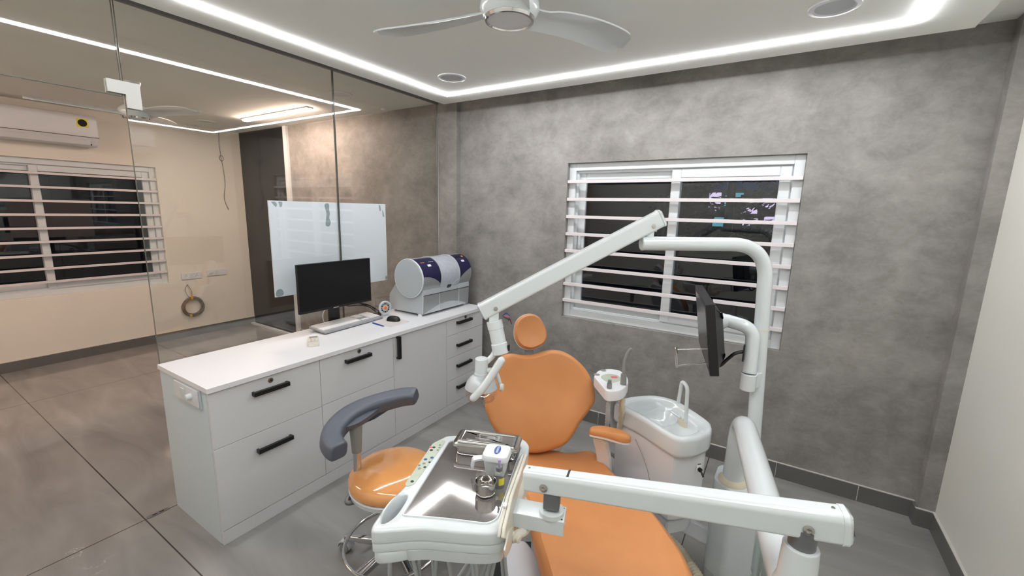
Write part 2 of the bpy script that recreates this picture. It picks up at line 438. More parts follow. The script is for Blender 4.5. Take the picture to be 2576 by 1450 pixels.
# shallow corner pilasters of the same plaster
bb(bm, (GX + 0.012, YB - 0.05, 0), (-2.462, YB + 0.01, ZC)); bb(bm, (0.80, YB - 0.075, 0), (XR, YB + 0.01, ZC))
struct('wall_back', bm, M_conc, loc=(0, YB, 0), smooth=False)
bm = NB(); bb(bm, (XF, YB, 0), (-5.12, YB + 0.2, ZC)); struct('wall_far_corner', bm, M_black, loc=(XF, YB, 0), smooth=False)
bm = NB(); bb(bm, (XR, YN - 0.2, 0), (XR + 0.2, YB, ZC)); struct('wall_right', bm, M_offw, loc=(XR, 0, 0), smooth=False)
bm = NB(); bb(bm, (GX, YN - 0.2, 0), (XR, YN, ZC)); struct('wall_front', bm, M_offw, loc=(0, YN, 0), smooth=False)
bm = NB(); bb(bm, (XF, YNF - 0.2, 0), (GX, YNF, ZC)); struct('wall_front_far', bm, M_cream, loc=(XF, YNF, 0), smooth=False)
W2 = (-0.75, 2.10, 0.70, 2.045)
bm = wall_hole('y', YNF - 0.2, YB + 0.2, 0, ZC, W2, XF - 0.2, XF); struct('wall_far', bm, M_cream, loc=(XF, 0, 0), smooth=False)
# white upright edging at the dark panel
bm = NB(); bb(bm, (-5.12, YB - 0.03, 0.0), (-5.05, YB + 0.05, ZC), bev=0.004); struct('trim_1', bm, M_upvc)
bm = NB(); bb(bm, (XF, YB - 0.06, 0.0), (-5.12, YB - 0.02, 0.025), bev=0.003); struct('trim_2', bm, M_upvc)
# skirting tiles with pale grout line on top
def skirt(name, a, b, joints=()):
    bm = NB(); bb(bm, a, b); 
    o = struct(name, bm, M_base, smooth=False)
    g = NB(); bb(g, (a[0], a[1], b[2]), (b[0], b[1], b[2] + 0.004)); obj('grout_line', g, M_grout, o, smooth=False)
    for j in joints:
        g = NB(); bb(g, (j - 0.0015, a[1] - 0.001, 0.003), (j + 0.0015, a[1] + 0.004, b[2])); obj('grout_joint', g, M_grout, o, smooth=False)
    return o
skirt('baseboard_back', (-2.462, YB - 0.012, 0), (0.80, YB, 0.1), (-1.06, 0.139, 0.553))
skirt('baseboard_corner', (0.788, YB - 0.087, 0), (XR, YB - 0.075, 0.1))
bm = NB(); bb(bm, (0.788, YB - 0.075, 0), (0.80, YB - 0.012, 0.1)); struct('baseboard_return', bm, M_base, smooth=False)
skirt('baseboard_right', (XR - 0.012, YN, 0), (XR, YB - 0.087, 0.1))
skirt('baseboard_far', (XF, YNF, 0), (XF + 0.012, YB, 0.1))
skirt('baseboard_back_far', (-5.05, YB - 0.012, 0), (GX - 0.03, YB, 0.1))

# ceiling island with shadow gap
IX0, IX1, IY0, IY1, IZ = -2.39, 0.60, 0.04, 2.745, 2.47
bm = NB(); bb(bm, (IX0, IY0, IZ), (IX1, IY1, ZC)); struct('ceiling_island', bm, M_ceil, loc=(-0.9, 1.38, IZ), smooth=False)
# LED profile: one mitred ring
LX0, LX1, LY0, LY1 = -2.185, 0.377, 0.215, 2.545
bm = NB(); hw = 0.011
for z0, z1 in ((IZ - 0.0072, IZ),):
    o_ = [(LX0 - hw, LY0 - hw), (LX1 + hw, LY0 - hw), (LX1 + hw, LY1 + hw), (LX0 - hw, LY1 + hw)]
    i_ = [(LX0 + hw, LY0 + hw), (LX1 - hw, LY0 + hw), (LX1 - hw, LY1 - hw), (LX0 + hw, LY1 - hw)]
    vo = [[bm.verts.new((x, y, z)) for x, y in o_] for z in (z0, z1)]; vi = [[bm.verts.new((x, y, z)) for x, y in i_] for z in (z0, z1)]
    for k in range(4):
        j = (k + 1) % 4
        bm.faces.new((vo[0][k], vo[0][j], vi[0][j], vi[0][k])); bm.faces.new((vo[0][k], vo[0][j], vo[1][j], vo[1][k]))
        bm.faces.new((vi[0][k], vi[0][j], vi[1][j], vi[1][k])); bm.faces.new((vo[1][k], vo[1][j], vi[1][j], vi[1][k]))
tag(obj('led_strip_light', bm, M_led, smooth=False), 'bright white rectangular LED strip set into the lowered ceiling above the chair', 'ceiling light')

# round downlights (switched off)
def downlight(x, y, z, label, group):
    t = thing('downlight', label, 'ceiling light', (x, y, z), group)
    bm = NB(); lathe(bm, [(0.088, 0), (0.087, -0.006), (0.072, -0.008), (0.066, -0.003), (0.066, 0)], (x, y, z), (0, 0, 1), 40, cap0=False, cap1=False); obj('trim_ring', bm, M_whp, t)
    bm = NB(); lathe(bm, [(0.066, -0.003), (0.0, -0.003)], (x, y, z), (0, 0, 1), 40, cap0=False); obj('diffuser', bm, M_silver2, t)
downlight(-1.874, 2.23, IZ, 'round unlit downlight in the lowered ceiling near the glass partition corner', 'round downlights')
downlight(0.073, 2.23, IZ, 'large looking round unlit downlight at the top right of the photo', 'round downlights')
downlight(-3.22, 2.42, ZC, 'round unlit downlight in the next room ceiling above the whiteboard', 'next room downlights')
downlight(-3.2, 0.50, ZC, 'round unlit downlight at the top left corner of the photo, seen through glass', 'next room downlights')
downlight(-5.68, 2.46, ZC, 'faint round downlight in the next room ceiling left of the warm tube', 'next room downlights')
bm = NB(); lathe(bm, [(0.035, 0), (0.03, -0.012), (0.012, -0.02), (0, -0.02)], (-3.32, 2.97, ZC)); tag(obj('smoke_sensor', bm, M_whp), 'tiny white round sensor on the next room ceiling close to the concrete wall', 'sensor')
# warm linear lamp, next room
t = thing('linear_lamp', 'long warm glowing linear lamp on the next room ceiling above the dark panel', 'ceiling light', (-4.5, 2.58, ZC))
bm = NB(); bb(bm, (-5.10, 2.545, ZC - 0.014), (-3.90, 2.615, ZC), bev=0.004); obj('housing', bm, M_whp, t)
bm = NB(); prism(bm, rpoly([(-5.09, 2.55), (-3.91, 2.55), (-3.91, 2.61), (-5.09, 2.61)], 0.025), (0, 0, 0), X3, Y3, ZC - 0.03, ZC - 0.014, 0.005); obj('diffuser', bm, M_warm, t)
t = thing('linear_lamp', 'unseen warm linear lamp added to the next room ceiling, lighting its far wall', 'ceiling light', (-4.5, -0.4, ZC))  # second lamp, out of view, added to keep the far wall evenly lit
bm = NB(); bb(bm, (-5.10, -0.435, ZC - 0.014), (-3.90, -0.365, ZC), bev=0.004); obj('housing', bm, M_whp, t)
bm = NB(); bb(bm, (-5.09, -0.43, ZC - 0.03), (-3.91, -0.37, ZC - 0.014), bev=0.004); obj('diffuser', bm, M_warm, t)

# ---------------------------------------------------------------- glass partition (setting)
gp = bpy.data.objects.new('wall_left', None); COL.objects.link(gp); gp.location = (GX, 0, 0); gp['kind'] = 'structure'
def pane(y0, y1, z0, z1):
    bm = NB(); bb(bm, (GX - 0.005, y0, z0), (GX + 0.005, y1, z1)); o = obj('glass_pane', bm, M_glass, gp, smooth=False)
    for ya, yb, za, zb in ((y0, y0 + 0.0016, z0, z1), (y1 - 0.0016, y1, z0, z1)):
        e = NB(); bb(e, (GX - 0.0056, ya, za), (GX + 0.0056, yb, zb)); obj('pane_edge', e, M_edge, o, smooth=False)
    return o
pane(0.827, 1.946, 0.008, ZC - 0.02); pane(1.951, YB - 0.052, 0.008, ZC - 0.02)
p = pane(-0.3, 0.82, 2.135, ZC - 0.02)
e = NB(); bb(e, (GX - 0.0056, -0.3, 2.133), (GX + 0.0056, 0.82, 2.136)); obj('pane_edge', e, M_edge, p, smooth=False)
bm = NB(); bb(bm, (GX - 0.012, YN, ZC - 0.02), (GX + 0.012, YB, ZC)); obj('head_channel', bm, M_alu, gp, smooth=False)
bm = NB(); bb(bm, (GX - 0.009, 0.827, 0), (GX + 0.009, YB, 0.008)); obj('floor_channel', bm, M_alu, gp, smooth=False)
bm = NB(); bb(bm, (GX - 0.008, YB - 0.053, 0), (GX + 0.006, YB - 0.048, ZC)); obj('sealant_line', bm, M_upvc, gp, smooth=False)
t = thing('glass_patch_fitting', 'white L-shaped patch fitting clamping the glass panes above the doorway', 'door fitting', (GX, 0.82, 2.08))
for sx in (-1, 1):
    bm = NB(); prism(bm, [(0.764, 2.143), (0.764, 2.20), (0.885, 2.20), (0.885, 2.083), (0.828, 2.083), (0.828, 2.143)], (GX + sx * 0.0055, 0, 0), Y3, Z3, 0 if sx > 0 else -0.012, 0.012 if sx > 0 else 0, 0.0015)
    obj('cover_plate', bm, M_fit, t, ang=25)
t = thing('floor_lock_plate', 'small metal floor strike plate set in the doorway floor', 'door fitting', (GX + 0.005, 0.74, 0))
bm = NB(); bb(bm, (GX - 0.008, 0.69, 0), (GX + 0.018, 0.785, 0.003), bev=0.001); obj('plate', bm, M_alu, t)
for y in (0.722, 0.752):
    bm = NB(); bb(bm, (GX, y - 0.01, 0.003), (GX + 0.01, y + 0.01, 0.0036)); obj('slot', bm, M_rubber, t, smooth=False)

# ---------------------------------------------------------------- windows
def rectframe(bm, f, a0, a1, z0, z1, wd, d0, d1, bev=0.003):
    for q in ((a0, a0 + wd, z0, z1), (a1 - wd, a1, z0, z1), (a0 + wd, a1 - wd, z0, z0 + wd), (a0 + wd, a1 - wd, z1 - wd, z1)):
        p0 = f(q[0], d0, q[2]); p1 = f(q[1], d1, q[3])
        bb(bm, [min(p0[i], p1[i]) for i in range(3)], [max(p0[i], p1[i]) for i in range(3)], bev=bev, seg=1)
def window(name, f, H, mid, zbars, glass_mid):
    a0, a1, z0, z1 = H
    r = bpy.data.objects.new(name, None); COL.objects.link(r); r.location = f((a0 + a1) / 2, 0, z0); r['kind'] = 'structure'
    bm = NB(); rectframe(bm, f, a0, a1, z0, z1, 0.055, 0.035, 0.13); rectframe(bm, f, a0 + 0.05, a1 - 0.05, z0 + 0.05, z1 - 0.05, 0.022, 0.06, 0.12); obj('window_frame', bm, M_upvc, r, ang=25)
    for k, (s0, s1, d) in enumerate(((a0 + 0.062, mid + 0.03, 0.085), (mid - 0.03, a1 - 0.062, 0.05))):
        bm = NB(); rectframe(bm, f, s0, s1, z0 + 0.06, z1 - 0.06, 0.06, d, d + 0.03, 0.004); sh = obj('window_sash', bm, M_upvc, r, ang=25)
        bm = NB(); p0 = f(s0 + 0.05, d + 0.012, z0 + 0.11); p1 = f(s1 - 0.05, d + 0.018, z1 - 0.11); bb(bm, [min(p0[i], p1[i]) for i in range(3)], [max(p0[i], p1[i]) for i in range(3)]); obj('window_pane', bm, M_wglass, sh, smooth=False)
        if k == 0:
            bm = NB(); p0 = f(s0 + 0.018, d - 0.012, (z0 + z1) / 2 - 0.05); p1 = f(s0 + 0.04, d, (z0 + z1) / 2 + 0.05); bb(bm, [min(p0[i], p1[i]) for i in range(3)], [max(p0[i], p1[i]) for i in range(3)], bev=0.003); obj('sash_latch', bm, M_upvc, sh)
    for z in zbars:
        bm = NB(); p0 = f(a0 + 0.004, 0.0, z - 0.0115); p1 = f(a1 - 0.004, 0.024, z + 0.0115); bb(bm, [min(p0[i], p1[i]) for i in range(3)], [max(p0[i], p1[i]) for i in range(3)], bev=0.002)
        for e_ in (a0 + 0.004, a1 - 0.024):
            q0 = f(e_, 0.02, z - 0.008); q1 = f(e_ + 0.02, 0.04, z + 0.008); bb(bm, [min(q0[i], q1[i]) for i in range(3)], [max(q0[i], q1[i]) for i in range(3)])
        obj('grille_bar', bm, M_bar, r, ang=25)
    return r
f1 = lambda a, d, z: (a, YB + d, z)
f2 = lambda a, d, z: (XF - d, a, z)
window('window_1', f1, W1, -0.645, [1.876 - 0.1305 * k for k in range(8)], 0)
window('window_2', f2, W2, 1.14, [1.906 - 0.1335 * k for k in range(9)], 0)

# outside the main window: lit building and a conifer
t = thing('building_facade', 'distant building with pale lit walls behind the conifer, seen through the window', 'building', (0.3, 13.4, 0))
bm = NB(); bb(bm, (-9, 13.4, 0), (-1.9, 14, 4.6)); bb(bm, (-1.9, 13.4, 0), (4, 14, 2.35)); obj('wall', bm, M_facade, t, smooth=False)
ins = [(-1.85, 1.78, 0.3, 0.5), (-1.45, 1.9, 0.25, 0.3), (-1.05, 1.72, 0.42, 0.4), (-0.55, 1.85, 0.3, 0.28), (-1.7, 1.35, 0.4, 0.25), (-0.95, 1.4, 0.35, 0.2), (-0.45, 1.45, 0.4, 0.2), (-1.35, 2.12, 0.35, 0.15), (-0.2, 1.9, 0.3, 0.3)]
k = 0
for x, z, sx, sz in ins:
    bm = NB(); bb(bm, (x, 13.36, z), (x + sx, 13.4, z + sz)); obj('lit_window', bm, M_lit2 if k % 3 == 1 else M_lit, t, smooth=False); k += 1
bm = NB(); bb(bm, (-6, 5.2, 0), (4, 5.3, 1.29)); tag(obj('boundary_wall', bm, M_night, smooth=False), 'dark low wall outside, below the conifer in the window view', 'wall')
bm = NB(); bb(bm, (-9.3, -4, 0), (-9.1, 6, 4.5)); tag(obj('boundary_wall', bm, M_night, smooth=False), 'dark tall slab added outside the next room window to block the blue sky', 'wall')  # added backdrop, blocks the blue world so this window stays dark
t = thing('conifer_tree', 'dark conifer branches seen through the right window sash', 'tree', (-0.7, 7.2, 0))
bm = NB(); cyl(bm, (-0.7, 7.2, 0), (-0.7, 7.2, 3.1), 0.1, 0.03, 10); obj('trunk', bm, M_foliage, t)
bm = NB()
for i in range(64):
    z = 1.35 + 1.7 * random.random(); an = random.uniform(0, 2 * PI); L = (3.3 - z) * 0.7 + 0.25
    d = Vector((math.cos(an), math.sin(an), -0.16)); p0 = Vector((-0.7, 7.2, z))
    for j in range(12):
        c = p0 + d * L * (j + 2) / 14 + Vector((0, 0, random.uniform(-0.03, 0.03))); s_ = 0.10 * (1.1 - j / 16)
        for sgn in (-1, 1):
            q = Vector((-d.y, d.x, 0)) * sgn
            for dz in (-0.05, 0.02):
                vs = [bm.verts.new(c), bm.verts.new(c + q * s_ + d * s_ * 0.7 + Vector((0, 0, dz))), bm.verts.new(c + d * 0.05 + Vector((0, 0, -0.02)))]
                bm.faces.new(vs)
obj('foliage', bm, M_foliage, t, smooth=False)

# ---------------------------------------------------------------- fans
def fan(cx, cy, zb, a0, label, ztop):
    t = thing('ceiling_fan', label, 'ceiling fan', (cx, cy, zb), None)
    bm = NB(); lathe(bm, [(0.0, 0.0), (0.078, 0.0)], (cx, cy, zb), n=48, cap1=False); obj('lamp_cover', bm, M_whp, t)
    bm = NB(); lathe(bm, [(0.077, 0.001), (0.079, -0.005), (0.086, -0.004), (0.09, 0.006), (0.088, 0.012), (0.077, 0.004)], (cx, cy, zb), n=48, cap0=False, cap1=False); obj('chrome_ring', bm, M_chrome, t)
    bm = NB(); lathe(bm, [(0.088, 0.004), (0.105, 0.03), (0.104, 0.06), (0.085, 0.085), (0.045, 0.1), (0.03, 0.105)], (cx, cy, zb), n=40, cap0=True); obj('motor_housing', bm, M_wh, t)
    bm = NB(); cyl(bm, (cx, cy, zb + 0.1), (cx, cy, ztop - 0.03), 0.014); obj('down_rod', bm, M_wh, t)
    bm = NB(); lathe(bm, [(0.02, -0.05), (0.05, -0.035), (0.06, 0.0)], (cx, cy, ztop), n=28); obj('canopy', bm, M_wh, t)
    for k in range(3):
        a = math.radians(a0 + 120 * k); d = Vector((math.cos(a), math.sin(a), 0)); s = Vector((-math.sin(a), math.cos(a), 0))
        bm = NB(); st = []
        N_ = 16
        for i in range(N_ + 1):
            u = i / N_; rr = 0.075 + u * 0.515
            wlead = 0.055 - 0.02 * math.sin(u * PI) - 0.01 * u; wtrail = 0.05 + 0.065 * math.sin(min(1, u * 1.2) * PI * 0.6)
            cl = math.sqrt(max(0.0, 1 - (max(0, u - 0.82) / 0.18) ** 2 * 0.97)); wlead *= 0.25 + 0.75 * cl; wtrail *= cl
            if u < 0.2: 
                q = u / 0.2; wlead = 0.06 - 0.02 * q; wtrail = 0.05 + (wtrail - 0.05) * q * q
            z = 0.030 + 0.006 * u; tw = -0.30 * (1 - 0.45 * u)
            row = []
            for f in [0, 0.12, 0.3, 0.5, 0.7, 0.88, 1.0]:
                x = wlead - (wlead + wtrail) * f; camb = 0.012 * math.sin(f * PI)
                row.append(Vector((cx, cy, zb)) + d * rr + s * x + Vector((0, 0, z + x * tw + camb)))
            st.append(row)
        top = [[bm.verts.new(p + Vector((0, 0, 0.003))) for p in r] for r in st]; bot = [[bm.verts.new(p - Vector((0, 0, 0.003))) for p in r] for r in st]
        for i in range(N_):
            for j in range(6):
                bm.faces.new((top[i][j], top[i][j + 1], top[i + 1][j + 1], top[i + 1][j])); bm.faces.new((bot[i][j], bot[i][j + 1], bot[i + 1][j + 1], bot[i + 1][j]))
            for j in (0, 6): bm.faces.new((top[i][j], top[i + 1][j], bot[i + 1][j], bot[i][j]))
        for i in (0, N_):
            for j in range(6): bm.faces.new((top[i][j], top[i][j + 1], bot[i][j + 1], bot[i][j]))
        obj('blade', bm, M_wh, t, ang=60)
fan(-0.9, 1.384, 2.31, 189, 'white three-blade ceiling fan with chrome ring above the dental chair', IZ)
fan(-4.43, 1.42, 2.30, 262, 'white ceiling fan in the next room, seen through the doorway', ZC)

# ---------------------------------------------------------------- air conditioners
def aircon(x, n, y0, y1, z0, z1, label):
    """n = +1 faces +x (mounted on a wall at x), -1 faces -x"""
    t = thing('air_conditioner', label, 'air conditioner', (x, (y0 + y1) / 2, z0))
    H = z1 - z0
    P = rpoly([(0, 0.03), (0, H), (0.17, H), (0.205, H - 0.04), (0.205, 0.085), (0.15, 0.0), (0.03, 0.0)], 0.02)
    bm = NB(); rings(bm, P, [(0.012, 1, 0), (0, 1, 0.012), (0, 1, y1 - y0 - 0.012), (0.012, 1, y1 - y0)], (x, y0, z0), X3 * n, Z3, Y3); obj('casing', bm, M_whp, t)
    bm = NB(); bb(bm, (x + n * 0.2051, y0 + 0.005, z0 + 0.083), (x + n * 0.2065, y1 - 0.005, z0 + 0.087)); obj('panel_seam', bm, M_blkpl, t, smooth=False)
    bm = NB(); box(bm, (x + n * 0.181, (y0 + y1) / 2, z0 + 0.036), (0.006, y1 - y0 - 0.14, 0.055), rot=Matrix.Rotation(n * 0.57, 3, 'Y')); obj('louvre', bm, M_whp, t, smooth=False)
    bm = NB(); box(bm, (x + n * 0.168, (y0 + y1) / 2, z0 + 0.018), (0.006, y1 - y0 - 0.12, 0.012), rot=Matrix.Rotation(n * 0.57, 3, 'Y')); obj('air_outlet', bm, M_blkpl, t, smooth=False)
    return t
t = aircon(XF, 1, 0.66, 1.60, 2.19, 2.49, 'white wall air conditioner with energy sticker above the next room window')
bm = NB(); bb(bm, (XF + 0.205, 1.44, 2.365), (XF + 0.2062, 1.525, 2.445)); s = obj('energy_sticker', bm, M_yl, t, smooth=False)
bm = NB(); lathe(bm, [(0.034, 0), (0.034, 0.001)], (XF + 0.2062, 1.483, 2.405), X3); obj('dial_print', bm, M_foliage, s)
aircon(XR, -1, 1.2, 2.08, 2.17, 2.46, 'white wall air conditioner on the right wall, seen only mirrored in the glass')

# ---------------------------------------------------------------- next room wall items
def plate(x, y0, y1, z0, z1, label, kind):
    t = thing('power_socket' if kind else 'switch_plate', label, 'socket' if kind else 'switch', (x, (y0 + y1) / 2, z0))
    bm = NB(); bb(bm, (x, y0, z0), (x + 0.012, y1, z1), bev=0.003); obj('face_plate', bm, M_whp, t)
    if kind:
        for yc in (y0 + 0.05, y1 - 0.05):
            bm = NB()
            for dy, dz in ((0, 0.014), (-0.01, -0.006), (0.01, -0.006)): cyl(bm, (x + 0.0121, yc + dy, (z0 + z1) / 2 + dz), (x + 0.0126, yc + dy, (z0 + z1) / 2 + dz), 0.0035, n=10)
            obj('socket_holes', bm, M_keyh, t)
    bm = NB(); bb(bm, (x + 0.012, (y0 + y1) / 2 - 0.02, z0 + 0.015), (x + 0.017, (y0 + y1) / 2 + 0.02, z1 - 0.015), bev=0.002); obj('rocker', bm, M_upvc, t)
    if not kind:
        bm = NB(); cyl(bm, (x + 0.012, y0 + 0.04, (z0 + z1) / 2), (x + 0.024, y0 + 0.04, (z0 + z1) / 2), 0.014); obj('dial', bm, M_upvc, t)
    return t
plate(XF, 2.225, 2.44, 0.722, 0.802, 'white double socket plate above the coiled cable in the next room', True)
plate(XF, 2.50, 2.735, 0.735, 0.812, 'white switch plate right of the double socket in the next room', False)
# coiled cable
t = thing('cable_coil', 'coil of grey cable tied with yellow hanging on the cream wall', 'cable', (XF + 0.02, 2.31, 0.2))
bm = NB(); cy, cz = 2.31, 0.375
for k in range(11):
    r = random.uniform(0.088, 0.118); oy, oz = random.uniform(-0.012, 0.012), random.uniform(-0.014, 0.014); x = XF + 0.012 + 0.003 * k
    P = [Vector((x + 0.004 * math.sin(3 * a + k), cy + oy + r * math.cos(a), cz + oz + r * 1.02 * math.sin(a))) for a in [2 * PI * i / 28 for i in range(29)]]
    sweep(bm, P, 0.0032, 6, cap=False)
obj('coil', bm, M_cable, t)
bm = NB(); sweep(bm, catmull([(XF + 0.01, 2.275, 0.655), (XF + 0.02, 2.245, 0.60), (XF + 0.02, 2.26, 0.53), (XF + 0.02, 2.30, 0.48), (XF + 0.02, 2.31, 0.56), (XF + 0.02, 2.29, 0.62), (XF + 0.005, 2.275, 0.66)], 6, False), 0.0035, 6); obj('lead', bm, M_cable, t)
for yy, zz in ((2.30, 0.487), (2.27, 0.268)):
    bm = NB(); box(bm, (XF + 0.026, yy, zz), (0.045, 0.025, 0.03), bev=0.004); obj('tie', bm, M_yel, t)
t = thing('hanging_wire', 'thin wire hanging from the next room ceiling with a loop', 'cable', (XF + 0.01, 2.8, ZC))
bm = NB()
loop = [(XF + 0.01, 2.80 + 0.022 * math.sin(a), 2.225 - 0.035 * math.cos(a)) for a in [2 * PI * i / 12 for i in range(13)]]
sweep(bm, catmull([(XF + 0.008, 2.80, ZC), (XF + 0.008, 2.79, 2.4)] + [(XF + 0.01, 2.795, 2.27)] + loop + [(XF + 0.01, 2.81, 2.1), (XF + 0.01, 2.815, 1.9), (XF + 0.01, 2.79, 1.75), (XF + 0.012, 2.80, 1.66), (XF + 0.012, 2.83, 1.58)], 4, False), 0.0035, 6); obj('wire', bm, M_cable, t)

# whiteboard fixed on the outside of the glass
t = thing('whiteboard', 'frameless white glass board glued to the partition behind the monitor', 'whiteboard', (GX - 0.02, 1.92, 1.07))
bm = NB(); bb(bm, (GX - 0.018, 1.462, 1.07), (GX - 0.008, 2.382, 1.678)); obj('board', bm, M_wboard, t, smooth=False)
def blob(pts):
    bm = NB(); prism(bm, catmull([(a, b) for a, b in pts], 5), (GX - 0.0078, 0, 0), Y3, Z3, 0, 0.0012); obj('glue_spot', bm, M_glue, t)
blob([(1.845, 1.66), (1.865, 1.672), (1.88, 1.66), (1.878, 1.63), (1.882, 1.60), (1.876, 1.57), (1.885, 1.545), (1.878, 1.52), (1.86, 1.513), (1.845, 1.525), (1.85, 1.56), (1.856, 1.60), (1.85, 1.63)])
blob([(1.48, 1.67), (1.50, 1.672), (1.513, 1.66), (1.508, 1.64), (1.497, 1.648), (1.488, 1.658)])
blob([(1.525, 1.672), (1.548, 1.67), (1.545, 1.645), (1.532, 1.64), (1.528, 1.655)])
blob([(2.315, 1.668), (2.33, 1.665), (2.335, 1.63), (2.322, 1.625), (2.318, 1.65)])
blob([(2.35, 1.63), (2.362, 1.61), (2.366, 1.58), (2.352, 1.585)])
blob([(1.465, 1.09), (1.475, 1.115), (1.50, 1.12), (1.515, 1.10), (1.51, 1.078), (1.475, 1.073)])
blob([(2.36, 1.09), (2.365, 1.105), (2.378, 1.10), (2.378, 1.075), (2.362, 1.075)])

# ---------------------------------------------------------------- cabinets along the glass
CX = -2.14; CB = -2.665; YS = [0.82, 1.383, 1.93, 2.474, 2.955]; ZT = 0.797
bm = NB(); bb(bm, (-2.668, 0.812, ZT), (-2.122, 2.968, 0.822), bev=0.0015); tag(obj('worktop', bm, M_top), 'long white laminate worktop carrying the monitor and the milling machine', 'worktop')
bm = NB(); bb(bm, (CX - 0.016, 0.82, 0), (CX, 2.955, 0.072), bev=0.001); tag(obj('plinth', bm, M_lam), 'white kickboard running along the floor under the cabinets', 'plinth')
def handle(y0, y1, z0, z1, par):
    bm = NB()
    bb(bm, (CX + 0.012, y0, z0), (CX + 0.03, y1, z1), bev=0.0012)
    if y1 - y0 > z1 - z0:
        for yy in (y0 + 0.006, y1 - 0.006): bb(bm, (CX + 0.001, yy - 0.005, z0 + 0.001), (CX + 0.02, yy + 0.005, z1 - 0.001))
    else:
        for zz in (z0 + 0.006, z1 - 0.006): bb(bm, (CX + 0.001, y0 + 0.001, zz - 0.005), (CX + 0.02, y1 - 0.001, zz + 0.005))
    obj('handle', bm, M_blk, par, ang=25)
def lock(y, z, par):
    bm = NB(); lathe(bm, [(0.013, 0), (0.013, 0.003), (0.011, 0.004), (0, 0.004)], (CX + 0.0005, y, z), X3, 24); l = obj('lock', bm, M_brass, par)
    bm = NB(); lathe(bm, [(0.0045, 0), (0.0045, 0.0008), (0, 0.0008)], (CX + 0.0045, y, z), X3, 16); obj('keyhole', bm, M_keyh, l)
def cab(i, label):
    y0, y1 = YS[i], YS[i + 1]
    t = thing('cabinet_unit', label, 'cabinet', ((CX + CB) / 2, (y0 + y1) / 2, 0), 'white cabinets under the worktop')
    bm = NB(); zb = 0.0 if i == 0 else 0.0
    bb(bm, (CB, y0 + (0 if i == 0 else 0.0005), 0.0), (CX - 0.018, y0 + 0.018, ZT)); bb(bm, (CB, y1 - 0.018, 0.0), (CX - 0.018, y1 - 0.0005, ZT))
    bb(bm, (CB, y0 + 0.018, 0.072), (CX - 0.02, y1 - 0.018, 0.09)); bb(bm, (CB, y0 + 0.018, ZT - 0.018), (CX - 0.02, y1 - 0.018, ZT)); bb(bm, (CB, y0 + 0.018, 0.09), (CB + 0.008, y1 - 0.018, ZT - 0.018))
    obj('carcass', bm, M_lamside, t, smooth=False)
    return t, y0, y1
def front(nm, par, y0, y1, z0, z1):
    g = 0.0013; bm = NB(); bb(bm, (CX - 0.017, y0 + g, z0 + g), (CX, y1 - g, z1 - g), bev=0.0008, seg=1); return obj(nm, bm, M_lam, par, ang=25)
t, y0, y1 = cab(0, 'white two-drawer cabinet nearest the doorway with socket plate on its side')
d = front('drawer', t, y0, y1, 0.509, ZT - 0.004); handle(1.008, 1.190, 0.712, 0.734, d); lock(1.105, 0.764, d)
d = front('drawer', t, y0, y1, 0.074, 0.509); handle(1.006, 1.189, 0.404, 0.426, d)
t, y0, y1 = cab(1, 'white two-drawer cabinet behind the grey stool backrest')
d = front('drawer', t, y0, y1, 0.512, ZT - 0.004); handle(1.545, 1.729, 0.722, 0.744, d); lock(1.653, 0.771, d)
d = front('drawer', t, y0, y1, 0.074, 0.512); handle(1.545, 1.729, 0.404, 0.426, d)
t, y0, y1 = cab(2, 'white single-door cabinet with an upright black handle')
d = front('door', t, y0, y1, 0.074, ZT - 0.004); handle(1.953, 1.976, 0.632, 0.79, d)
t, y0, y1 = cab(3, 'white four-drawer cabinet at the concrete wall end')
zs = [ZT - 0.004, 0.66, 0.472, 0.281, 0.074]
hz = [0.752, 0.562, 0.386, 0.2]
for k in range(4):
    d = front('drawer', t, y0, y1, zs[k + 1], zs[k]); handle(2.592, 2.776, hz[k] - 0.011, hz[k] + 0.011, d)
    if k == 0: lock(2.713, 0.777, d)
# socket plate on the near side panel
t = thing('power_socket', 'white socket and dial plate on the side panel of the nearest cabinet', 'socket', (-2.34, 0.82, 0.69))
bm = NB(); bb(bm, (-2.475, 0.812, 0.70), (-2.205, 0.82, 0.795), bev=0.002); obj('back_box', bm, M_silver2, t)
bm = NB(); bb(bm, (-2.465, 0.806, 0.706), (-2.215, 0.812, 0.789), bev=0.002); obj('face_plate', bm, M_whp, t)
bm = NB(); bb(bm, (-2.385, 0.800, 0.725), (-2.345, 0.806, 0.772), bev=0.002); obj('rocker', bm, M_upvc, t)
bm = NB(); lathe(bm, [(0.017, 0), (0.015, 0.02), (0.012, 0.022), (0, 0.022)], (-2.285, 0.806, 0.748), -Y3, 28); obj('dial', bm, M_upvc, t)

# ---------------------------------------------------------------- things on the worktop
ZW = 0.822
t = thing('desktop_monitor', 'black flat desktop monitor on the worktop in front of the whiteboard', 'monitor', (-2.55, 1.78, ZW))
bm = NB(); bb(bm, (-2.526, 1.505, 0.973), (-2.504, 2.062, 1.290), bev=0.003); obj('casing', bm, M_blkpl, t)
bm = NB(); bb(bm, (-2.504, 1.511, 0.990), (-2.5032, 2.056, 1.285)); obj('screen', bm, M_screen, t, smooth=False)
bm = NB(); bb(bm, (-2.5035, 1.745, 0.976), (-2.5025, 1.785, 0.981)); obj('badge', bm, M_silver, t, smooth=False)
bm = NB(); bb(bm, (-2.56, 1.64, 1.05), (-2.525, 1.93, 1.22), bev=0.012); obj('back_housing', bm, M_blkpl, t)
bm = NB(); box(bm, (-2.654, 1.85, 0.97), (0.018, 0.085, 0.294), bev=0.003); box(bm, (-2.605, 1.83, 1.09), (0.1, 0.06, 0.05), bev=0.004); obj('neck', bm, M_blk, t)
